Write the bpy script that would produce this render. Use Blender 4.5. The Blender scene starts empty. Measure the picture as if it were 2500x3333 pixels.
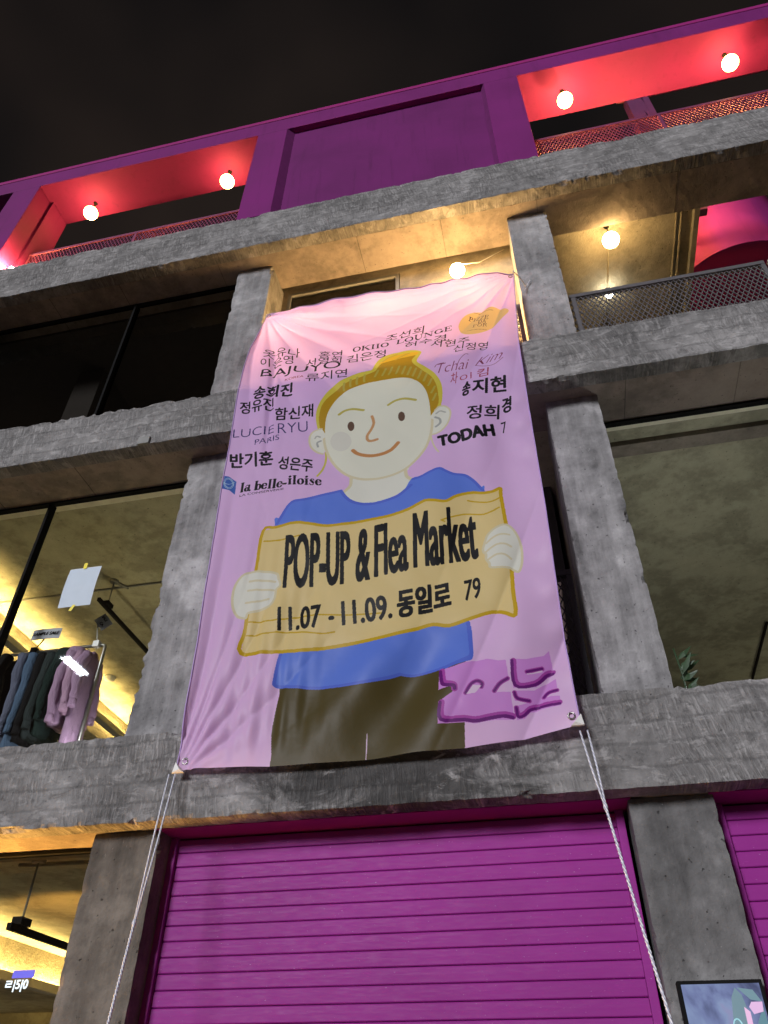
import bpy, bmesh, math, random
import numpy as np
from mathutils import Vector, Matrix, noise
random.seed(7)
S = bpy.context.scene
# ------------------------------------------------------------------ camera, world, light, exposure
RX = (0.976208, 0.216712, 0.007382)      # camera right, in world axes
RD = (-0.133832, 0.628950, -0.765840)    # camera down
RF = (-0.170609, 0.746631, 0.642989)     # camera forward
cam = bpy.data.objects.new('camera', bpy.data.cameras.new('camera')); S.collection.objects.link(cam); S.camera = cam
M = Matrix(((RX[0], -RD[0], -RF[0], 0.0), (RX[1], -RD[1], -RF[1], -4.5), (RX[2], -RD[2], -RF[2], 1.6), (0, 0, 0, 1)))
cam.matrix_world = M
cam.data.sensor_fit = 'VERTICAL'; cam.data.sensor_height = 36.0; cam.data.lens = 26.34
cam.data.clip_start = 0.05; cam.data.clip_end = 500
W = bpy.data.worlds.new('World'); S.world = W; W.use_nodes = True
wt = W.node_tree; bg = wt.nodes['Background']
bg.inputs['Strength'].default_value = 1.0
# night sky over a lit city: almost black, faintly warmer and lighter towards the roofs
tc = wt.nodes.new('ShaderNodeTexCoord'); sx = wt.nodes.new('ShaderNodeSeparateXYZ'); rp = wt.nodes.new('ShaderNodeValToRGB')
wt.links.new(tc.outputs['Generated'], sx.inputs[0]); wt.links.new(sx.outputs['Z'], rp.inputs[0]); nz_ = wt.nodes.new('ShaderNodeTexNoise'); nz_.inputs['Scale'].default_value = 2.6; nz_.inputs['Detail'].default_value = 3; wt.links.new(tc.outputs['Generated'], nz_.inputs['Vector'])
cl_ = wt.nodes.new('ShaderNodeValToRGB'); cl_.color_ramp.elements[0].position = .35; cl_.color_ramp.elements[0].color = (.55, .58, .62, 1); cl_.color_ramp.elements[1].position = .68; cl_.color_ramp.elements[1].color = (1.75, 1.5, 1.3, 1)
wt.links.new(nz_.outputs['Fac'], cl_.inputs[0]); mm_ = wt.nodes.new('ShaderNodeMix'); mm_.data_type = 'RGBA'; mm_.blend_type = 'MULTIPLY'; mm_.inputs[0].default_value = 1.0
wt.links.new(rp.outputs[0], mm_.inputs[6]); wt.links.new(cl_.outputs[0], mm_.inputs[7]); wt.links.new(mm_.outputs[2], bg.inputs['Color'])
rp.color_ramp.elements[0].position = 0.0; rp.color_ramp.elements[0].color = (0.085, 0.072, 0.066, 1)
rp.color_ramp.elements[1].position = 1.0; rp.color_ramp.elements[1].color = (0.007, 0.0065, 0.007, 1)
e = rp.color_ramp.elements.new(0.45); e.color = (0.026, 0.019, 0.016, 1)
sun = bpy.data.objects.new('night_light', bpy.data.lights.new('night_light', 'SUN')); S.collection.objects.link(sun)
sun.data.energy = 3.1; sun.data.angle = math.radians(14); sun.data.color = (0.945, 0.945, 1.0)
sun.location = (3, -12, 9)
sun.rotation_euler = (Vector((-0.36, -1.0, 0.27))).to_track_quat('Z', 'Y').to_euler()
S.view_settings.view_transform = 'Standard'; S.view_settings.look = 'None'; S.view_settings.gamma = 1; S.view_settings.exposure = 0.0
S.view_settings.use_curve_mapping = False
S.render.engine = 'CYCLES'; S.cycles.use_denoising = True
S.cycles.max_bounces = 6; S.cycles.diffuse_bounces = 3; S.cycles.glossy_bounces = 3; S.cycles.transmission_bounces = 4; S.cycles.transparent_max_bounces = 12
S.cycles.sample_clamp_indirect = 4.0; S.cycles.caustics_reflective = False; S.cycles.caustics_refractive = False

# ------------------------------------------------------------------ helpers
COL = S.collection
def tag(o, label=None, cat=None, group=None, kind=None):
    if label: o['label'] = label
    if cat: o['category'] = cat
    if group: o['group'] = group
    if kind: o['kind'] = kind
    return o
def empty(name, loc=(0, 0, 0), **k):
    o = bpy.data.objects.new(name, None); COL.objects.link(o); o.location = loc; o.empty_display_size = 0.1
    return tag(o, **k)
def link(name, me, mat=None, parent=None, smooth=False):
    o = bpy.data.objects.new(name, me); COL.objects.link(o)
    if mat is not None and not me.materials: me.materials.append(mat)
    if parent is not None:
        o.parent = parent
        w = Vector((0, 0, 0)); p = parent
        while p is not None: w += p.location; p = p.parent
        o.location = -w
    if smooth:
        for f in me.polygons: f.use_smooth = True
    return o
class MB:
    """collects shapes, builds ONE mesh object (coordinates in world metres)"""
    def __init__(s): s.v = []; s.f = []
    def add(s, vs, fs):
        n = len(s.v); s.v += [tuple(v) for v in vs]; s.f += [tuple(i + n for i in f) for f in fs]; return s
    def box(s, x0, x1, y0, y1, z0, z1):
        return s.add([(x, y, z) for z in (z0, z1) for y in (y0, y1) for x in (x0, x1)],
                     [(0, 2, 3, 1), (4, 5, 7, 6), (0, 1, 5, 4), (2, 6, 7, 3), (0, 4, 6, 2), (1, 3, 7, 5)])
    def bar(s, a, b, w, h=None, up=(0, 0, 1)):
        a = Vector(a); b = Vector(b); d = (b - a).normalized(); h = h or w
        u = Vector(up); r = d.cross(u)
        if r.length < 1e-3: r = d.cross(Vector((1, 0, 0)))
        r.normalize(); u = r.cross(d)
        vs = [p + r * (w / 2 * i) + u * (h / 2 * j) for p in (a, b) for (i, j) in ((-1, -1), (1, -1), (1, 1), (-1, 1))]
        return s.add(vs, [(0, 1, 2, 3), (7, 6, 5, 4), (0, 4, 5, 1), (1, 5, 6, 2), (2, 6, 7, 3), (3, 7, 4, 0)])
    def tube(s, pts, r, n=8):
        pts = [Vector(p) for p in pts]; rs = r if isinstance(r, (list, tuple)) else [r] * len(pts); vs = []
        ref = None
        for i, p in enumerate(pts):
            d = (pts[min(i + 1, len(pts) - 1)] - pts[max(i - 1, 0)]).normalized()
            if ref is None: ref = d.orthogonal().normalized()
            ref = (ref - d * ref.dot(d)).normalized(); q = d.cross(ref)
            vs += [p + (ref * math.cos(2 * math.pi * k / n) + q * math.sin(2 * math.pi * k / n)) * rs[i] for k in range(n)]
        fs = [(i * n + k, i * n + (k + 1) % n, (i + 1) * n + (k + 1) % n, (i + 1) * n + k) for i in range(len(pts) - 1) for k in range(n)]
        fs += [tuple(range(n - 1, -1, -1)), tuple((len(pts) - 1) * n + k for k in range(n))]
        return s.add(vs, fs)
    def lathe(s, c, prof, n=20):
        c = Vector(c); vs = [c + Vector((r * math.cos(2 * math.pi * k / n), r * math.sin(2 * math.pi * k / n), z)) for r, z in prof for k in range(n)]
        fs = [(i * n + k, i * n + (k + 1) % n, (i + 1) * n + (k + 1) % n, (i + 1) * n + k) for i in range(len(prof) - 1) for k in range(n)]
        fs += [tuple(range(n - 1, -1, -1)), tuple((len(prof) - 1) * n + k for k in range(n))]
        return s.add(vs, fs)
    def build(s, name, mat, parent=None, smooth=False, bevel=0):
        me = bpy.data.meshes.new(name); me.from_pydata(s.v, [], s.f); me.update()
        o = link(name, me, mat, parent, smooth)
        if bevel:
            m = o.modifiers.new('bevel', 'BEVEL'); m.width = bevel; m.segments = 2; m.limit_method = 'ANGLE'
        return o
def rough_block(name, x0, x1, y0, y1, z0, z1, mat, parent, res=0.05, amp=0.006, chip=0.03, chips=('x', 'z'), seed=0.0, notch=None):
    """closed block of small quads; faces slightly uneven, arrises knocked off irregularly"""
    nx = max(1, round((x1 - x0) / res)); ny = max(1, round((y1 - y0) / (res * 1.6))); nz = max(1, round((z1 - z0) / res))
    idx = {}; vs = []; fs = []
    def V(i, j, k):
        key = (i, j, k)
        if key not in idx:
            idx[key] = len(vs); vs.append([x0 + (x1 - x0) * i / nx, y0 + (y1 - y0) * j / ny, z0 + (z1 - z0) * k / nz, i, j, k])
        return idx[key]
    for i in range(nx):
        for k in range(nz):
            fs.append((V(i, 0, k), V(i + 1, 0, k), V(i + 1, 0, k + 1), V(i, 0, k + 1)))
            fs.append((V(i, ny, k), V(i, ny, k + 1), V(i + 1, ny, k + 1), V(i + 1, ny, k)))
    for i in range(nx):
        for j in range(ny):
            fs.append((V(i, j, 0), V(i, j + 1, 0), V(i + 1, j + 1, 0), V(i + 1, j, 0)))
            fs.append((V(i, j, nz), V(i + 1, j, nz), V(i + 1, j + 1, nz), V(i, j + 1, nz)))
    for j in range(ny):
        for k in range(nz):
            fs.append((V(0, j, k), V(0, j, k + 1), V(0, j + 1, k + 1), V(0, j + 1, k)))
            fs.append((V(nx, j, k), V(nx, j + 1, k), V(nx, j + 1, k + 1), V(nx, j, k + 1)))
    out = []
    for x, y, z, i, j, k in vs:
        p = Vector((x, y, z)); q = p * 3.1 + Vector((seed, seed * 1.7, 0))
        n1 = noise.noise(q * 1.6); n2 = noise.noise(q * 5 + Vector((9, 2, 4)))
        d = Vector((0, 0, 0))
        if j == 0: d.y += amp * (n1 * 1.3 + n2)
        ex = (i in (0, nx)); ez = (k in (0, nz)); ey = j in (0, ny)
        f = max(0.0, n1 * 0.7 + n2 * 0.8 + .3 * noise.noise(q * 13) - .02) * (.35 + 3.2 * max(0, noise.noise(q * .45 + Vector((5, 5, 5))) + .12))
        f2 = noise.noise(q * 2.3 + Vector((3, 8, 1)))
        if ex and 'x' in chips and j == 0:
            s_ = 1 if i == 0 else -1
            d.x += s_ * chip * (f + .25 * abs(f2)); d.y += chip * f * .8
        if ez and j == 0 and (('z' in chips) or ('b' in chips and k == 0) or ('t' in chips and k == nz)):
            s_ = 1 if k == 0 else -1
            d.z += s_ * chip * (f * 1.1 + .3 * abs(f2)); d.y += chip * f * .9
        elif ez and not ex and k == 0: d.z += amp * n2
        out.append((x + d.x, y + d.y, z + d.z))
    me = bpy.data.meshes.new(name); me.from_pydata(out, [], fs); me.update()
    return link(name, me, mat, parent)

# ------------------------------------------------------------------ materials
class NT:
    def __init__(s, name):
        s.m = bpy.data.materials.new(name); s.m.use_nodes = True; s.t = s.m.node_tree; s.b = s.t.nodes['Principled BSDF']; s.out = s.t.nodes['Material Output']
    def n(s, typ, **kw):
        nd = s.t.nodes.new(typ)
        for k, v in kw.items():
            if k in nd.inputs.keys(): 
                i = nd.inputs[k]
                if hasattr(v, 'outputs'): s.t.links.new(v.outputs[0], i)
                elif isinstance(v, bpy.types.NodeSocket): s.t.links.new(v, i)
                else: i.default_value = v
            else: setattr(nd, k, v)
        return nd
    def l(s, a, b): s.t.links.new(a, b)
    def pos(s, sc=(1, 1, 1), rot=(0, 0, 0)):
        g = s.n('ShaderNodeNewGeometry'); m = s.n('ShaderNodeMapping'); s.l(g.outputs['Position'], m.inputs['Vector'])
        m.inputs['Scale'].default_value = sc; m.inputs['Rotation'].default_value = rot; return m.outputs[0]
    def noise(s, vec, scale, detail=4, rough=.6, dist=0.0):
        nd = s.n('ShaderNodeTexNoise'); s.l(vec, nd.inputs['Vector']); nd.inputs['Scale'].default_value = scale; nd.inputs['Detail'].default_value = detail
        nd.inputs['Roughness'].default_value = rough; nd.inputs['Distortion'].default_value = dist; return nd.outputs['Fac']
    def ramp(s, fac, stops):
        r = s.n('ShaderNodeValToRGB'); s.l(fac, r.inputs[0]); cr = r.color_ramp
        while len(cr.elements) < len(stops): cr.elements.new(0.5)
        for el, (p, c) in zip(cr.elements, stops):
            el.position = p; el.color = (*c, 1) if isinstance(c, (tuple, list)) else (c, c, c, 1)
        return r.outputs[0]
    def mix(s, fac, a, b, mode='MIX'):
        m = s.n('ShaderNodeMix', data_type='RGBA', blend_type=mode)
        for sock, v in ((m.inputs[0], fac), (m.inputs[6], a), (m.inputs[7], b)):
            if isinstance(v, bpy.types.NodeSocket): s.l(v, sock)
            elif isinstance(v, (tuple, list)): sock.default_value = (*v, 1)
            else: sock.default_value = v
        return m.outputs[2]
    def math(s, op, a, b=0.0):
        m = s.n('ShaderNodeMath', operation=op)
        for sock, v in ((m.inputs[0], a), (m.inputs[1], b)):
            if isinstance(v, bpy.types.NodeSocket): s.l(v, sock)
            else: sock.default_value = v
        return m.outputs[0]
    def bump(s, h, strength=.4, dist=.01, nrm=None):
        b = s.n('ShaderNodeBump'); s.l(h, b.inputs['Height']); b.inputs['Strength'].default_value = strength; b.inputs['Distance'].default_value = dist
        if nrm is not None: s.l(nrm, b.inputs['Normal'])
        return b.outputs[0]
    def fin(s, col=None, rough=.8, nrm=None, metal=0.0, spec=None):
        if col is not None:
            if isinstance(col, bpy.types.NodeSocket): s.l(col, s.b.inputs['Base Color'])
            else: s.b.inputs['Base Color'].default_value = (*col, 1)
        if isinstance(rough, bpy.types.NodeSocket): s.l(rough, s.b.inputs['Roughness'])
        else: s.b.inputs['Roughness'].default_value = rough
        s.b.inputs['Metallic'].default_value = metal
        if spec is not None: s.b.inputs['Specular IOR Level'].default_value = spec
        if nrm is not None: s.l(nrm, s.b.inputs['Normal'])
        return s.m
def concrete(name, dark, mid, light, chisel=False, warm=(1, 1, 1), streak=0.5, bump=.5):
    t = NT(name); p = t.pos(); w = lambda v: (v * warm[0], v * warm[1], v * warm[2])
    big = t.noise(p, 1.3, 5, .62, .6); med = t.noise(p, 6, 6, .7); fine = t.noise(p, 55, 4, .7)
    ver = t.noise(t.pos((9, 9, 1.0)), 1.4, 4, .6)
    f = t.math('ADD', t.math('MULTIPLY', big, .55), t.math('ADD', t.math('MULTIPLY', med, .35), t.math('MULTIPLY', t.noise(p, 2.9, 6, .7, 1.5), .10)))
    col = t.ramp(f, [(.36, w(dark)), (.45, w(mid * .8)), (.53, w(mid * 1.15)), (.64, w(light))])
    col = t.mix(t.math('MULTIPLY', ver, streak), col, t.ramp(ver, [(.35, w(dark * .7)), (.6, w(light))]))
    spots = t.ramp(t.noise(p, 26, 5, .65), [(.22, 0.45), (.36, 1.0)])
    col = t.mix(.6, col, spots, 'MULTIPLY')
    scr = t.ramp(t.noise(t.pos((7, 7, 2.2), (.3, .5, .2)), 6, 4, .7, 1.8), [(.66, 0.0), (.72, .55)]); col = t.mix(scr, col, w(light * 1.25))
    pk_ = t.ramp(t.noise(p, 34, 2, .5), [(.25, .7), (.31, 0.0)]); col = t.mix(pk_, col, w(dark * .45))
    h = t.math('ADD', t.math('MULTIPLY', med, 1.5), t.math('SUBTRACT', t.math('MULTIPLY', fine, .45), t.math('MULTIPLY', pk_, .8)))
    if chisel:
        # courses of chisel strokes about 0.13 m high: fine near-vertical grooves, strong in some places and worn off in others
        wob = t.n('ShaderNodeSeparateXYZ'); t.l(t.pos(), wob.inputs[0])
        zz = t.math('ADD', wob.outputs['Z'], t.math('MULTIPLY', t.noise(t.pos((.8, 1, 1.5)), 1.6, 4, .65), .10))
        row = t.math('MULTIPLY', zz, 7.2); rid = t.math('FLOOR', row); fr = t.math('FRACT', row)
        cx = t.n('ShaderNodeCombineXYZ')
        xs = t.math('ADD', t.math('MULTIPLY', wob.outputs['X'], 40.0), t.math('MULTIPLY', fr, t.math('SUBTRACT', t.math('MULTIPLY', t.noise(t.pos(), 1.7, 1), 6.0), 2.2)))
        t.l(xs, cx.inputs[0]); t.l(t.math('MULTIPLY', rid, 13.7), cx.inputs[1]); t.l(t.math('MULTIPLY', wob.outputs['Z'], 5.0), cx.inputs[2])
        strokes = t.noise(cx.outputs[0], 1.25, 5, .7)
        seam = t.ramp(t.math('ADD', fr, t.math('MULTIPLY', t.noise(t.pos(), 9, 3), .16)), [(0.04, .3), (.16, 1.0), (.95, 1.0), (1.0, 0.4)])
        region = t.ramp(t.noise(t.pos((.9, 1, 1.3)), 1.5, 4, .6, .8), [(.40, .05), (.56, 1.0)])
        ph = t.noise(t.pos((2.2, 1, 4.2)), 3.6, 5, .65, .6); pat = t.ramp(ph, [(.54, 0.0), (.62, 1.0)]); pit = t.ramp(t.noise(t.pos((2, 1, 3)), 4.2, 5, .7, 1.2), [(.36, 1.0), (.46, 0.0)])
        sc = t.ramp(strokes, [(.42, 0.0), (.58, 1.0)])
        k = t.math('MULTIPLY', t.math('SUBTRACT', sc, .5), region)
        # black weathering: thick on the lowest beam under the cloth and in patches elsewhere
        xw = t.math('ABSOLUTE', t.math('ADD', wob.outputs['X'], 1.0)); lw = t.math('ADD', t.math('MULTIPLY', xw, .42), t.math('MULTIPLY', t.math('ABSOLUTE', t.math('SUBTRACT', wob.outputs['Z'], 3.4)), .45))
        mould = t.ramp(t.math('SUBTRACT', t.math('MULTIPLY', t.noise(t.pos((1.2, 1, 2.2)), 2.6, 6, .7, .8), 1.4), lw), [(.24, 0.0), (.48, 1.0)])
        drops = t.ramp(t.n('ShaderNodeTexVoronoi', Vector=t.pos((5.5, 0, 7)), Scale=1.0).outputs['Distance'], [(.25, 1.0), (.42, 0.0)])
        col = t.mix(t.math('MULTIPLY', region, .40), col, t.mix(sc, w(dark * .95), w(light * .95)))
        col = t.mix(t.math('MULTIPLY', t.math('SUBTRACT', 1.0, seam), .5), col, w(dark * .6))
        col = t.mix(t.math('MULTIPLY', pat, .38), col, w(light * 1.2))
        col = t.mix(t.math('MULTIPLY', pit, .45), col, w(dark * .6))
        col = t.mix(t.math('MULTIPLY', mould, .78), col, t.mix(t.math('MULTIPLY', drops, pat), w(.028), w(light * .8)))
        h = t.math('ADD', h, t.math('ADD', t.math('MULTIPLY', k, 1.1), t.math('ADD', t.math('MULTIPLY', seam, .25), t.math('MULTIPLY', ph, 1.2))))
    return t.fin(col, .92, t.bump(h, bump, .014), spec=.25)
def plain(name, col, rough=.5, metal=0.0, var=.12, nscale=8, bump=0.0, spec=None):
    t = NT(name); p = t.pos(); n_ = t.noise(p, nscale, 4, .6)
    c = t.mix(t.ramp(n_, [(.3, 0.0), (.7, 1.0)]), tuple(v * (1 - var) for v in col), tuple(min(1, v * (1 + var)) for v in col))
    nr = t.bump(t.noise(p, nscale * 5, 3), bump, .004) if bump else None
    return t.fin(c, rough, nr, metal, spec)
def emit(name, col, strength):
    t = NT(name); t.b.inputs['Base Color'].default_value = (*col, 1); t.b.inputs['Emission Color'].default_value = (*col, 1); t.b.inputs['Emission Strength'].default_value = strength
    return t.m
MAT = {}
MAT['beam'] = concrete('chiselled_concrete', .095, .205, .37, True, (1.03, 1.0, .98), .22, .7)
MAT['pier'] = concrete('pier_concrete', .075, .21, .43, False, (1.02, 1.0, 1.0), .38, .7)
MAT['pier_low'] = concrete('pier_concrete_brown', .045, .095, .19, False, (1.15, 1, .84), .4, .8)
MAT['pier_grey'] = concrete('pier_concrete_dark', .05, .115, .24, False, (1.02, 1, .99), .3, .8)
MAT['soffit'] = concrete('soffit_concrete', .13, .20, .27, False, (1.15, .97, .84), .2, .5)
MAT['plaster'] = concrete('rough_plaster', .15, .25, .36, False, (1.08, .95, .70), .1, 1.0)
MAT['ceiling'] = concrete('interior_ceiling', .24, .36, .48, False, (1.05, .98, .72), .15, .5)
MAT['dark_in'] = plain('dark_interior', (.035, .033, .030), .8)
MAT['magenta'] = plain('magenta_paint', (.155, .015, .130), .7, var=.09, nscale=2.2, bump=.08, spec=.18)
MAT['magenta_shutter'] = plain('magenta_shutter_paint', (.255, .018, .215), .6, var=.10, nscale=1.6, bump=.06, spec=.16)
sm_ = MAT['magenta_shutter']; 
def scuffed(name, col):
    t = NT(name); p = t.pos(); big = t.noise(t.pos((.7, 1, .9)), 1.3, 3, .5); fine = t.noise(t.pos((3, 1, 30)), 4, 5, .7)
    c = t.mix(t.ramp(big, [(.3, 0.0), (.7, 1.0)]), tuple(v * .86 for v in col), tuple(v * 1.12 for v in col))
    c = t.mix(t.ramp(fine, [(.62, 0.0), (.78, .35)]), c, tuple(min(1, v * 1.7 + .05) for v in col))
    c = t.mix(t.ramp(t.noise(t.pos((14, 1, 60)), 3.1, 3, .6), [(.70, 0.0), (.74, .8)]), c, (.60, .42, .62))
    return t.fin(c, t.ramp(fine, [(.3, .45), (.8, .75)]), t.bump(t.noise(t.pos((1, 1, 2)), 2.2, 2), .25, .02), spec=.2)
MAT['magenta_shutter'] = scuffed('scuffed_shutter_paint', (.255, .018, .215))
MAT['magenta_trim'] = plain('magenta_trim_paint', (.26, .014, .14), .65, var=.05, nscale=3, spec=.2)
def painted(name, col):
    t = NT(name); st_ = t.noise(t.pos((7, 7, .5)), 1.6, 5, .65, .4); big = t.noise(t.pos(), .9, 4, .6)
    c = t.mix(t.ramp(big, [(.3, 0.0), (.7, 1.0)]), tuple(v * .84 for v in col), tuple(v * 1.14 for v in col))
    c = t.mix(t.ramp(st_, [(.54, 0.0), (.72, .38)]), c, tuple(v * .5 for v in col))
    c = t.mix(t.ramp(t.noise(t.pos(), 23, 4, .7), [(.68, 0.0), (.76, .4)]), c, tuple(v * 1.6 + .02 for v in col))
    return t.fin(c, t.ramp(big, [(.3, .6), (.7, .8)]), t.bump(t.noise(t.pos(), 5, 5, .6), .12, .01), spec=.18)
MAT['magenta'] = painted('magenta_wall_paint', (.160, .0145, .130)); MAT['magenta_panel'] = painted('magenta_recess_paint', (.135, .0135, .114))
MAT['steel_dark'] = plain('dark_steel', (.19, .18, .19), .35, .5)
MAT['steel_pink'] = plain('magenta_steel', (.13, .028, .09), .5, .1)
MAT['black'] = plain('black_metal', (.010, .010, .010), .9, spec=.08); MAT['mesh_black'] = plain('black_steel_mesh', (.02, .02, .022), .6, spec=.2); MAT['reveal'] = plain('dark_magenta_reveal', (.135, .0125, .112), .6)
MAT['chrome'] = plain('rack_pipe', (.30, .29, .27), .28, .9)
MAT['white'] = plain('white_plastic', (.72, .71, .68), .5)
MAT['cream'] = plain('cream_trim', (.74, .69, .54), .6)
MAT['grey'] = plain('grey_box', (.20, .20, .19), .6)
MAT['bulb'] = emit('bulb_glow', (1.0, .64, .25), 75.0); MAT['bulb_hot'] = emit('bulb_glow_strong', (1.0, .60, .22), 270.0)
MAT['bulb_attic'] = emit('bulb_glow_attic', (1.0, .45, .10), 90.0); MAT['uplight'] = emit('uplight_glow', (1.0, .44, .105), 2300.0)
MAT['bulb_white'] = emit('bulb_glow_white', (1.0, .93, .74), 60.0)
MAT['led'] = emit('led_strip', (1.0, .70, .24), 260.0)
MAT['street'] = emit('street_lamp_glow', (.86, .94, 1.0), 70.0)
def glass(name, tint=(1, 1, 1), r=.03):
    t = NT(name); t.t.nodes.remove(t.b)
    tr = t.n('ShaderNodeBsdfTransparent'); tr.inputs[0].default_value = (*tint, 1); gl = t.n('ShaderNodeBsdfGlossy'); gl.inputs['Roughness'].default_value = r
    fr = t.n('ShaderNodeFresnel'); fr.inputs['IOR'].default_value = 1.5; mx = t.n('ShaderNodeMixShader')
    t.l(fr.outputs[0], mx.inputs[0]); t.l(tr.outputs[0], mx.inputs[1]); t.l(gl.outputs[0], mx.inputs[2]); t.l(mx.outputs[0], t.out.inputs['Surface']); return t.m
MAT['glass'] = glass('window_glass', (.93, .95, .92)); MAT['glass_dark'] = glass('tinted_glass', (.55, .53, .50))
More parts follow.
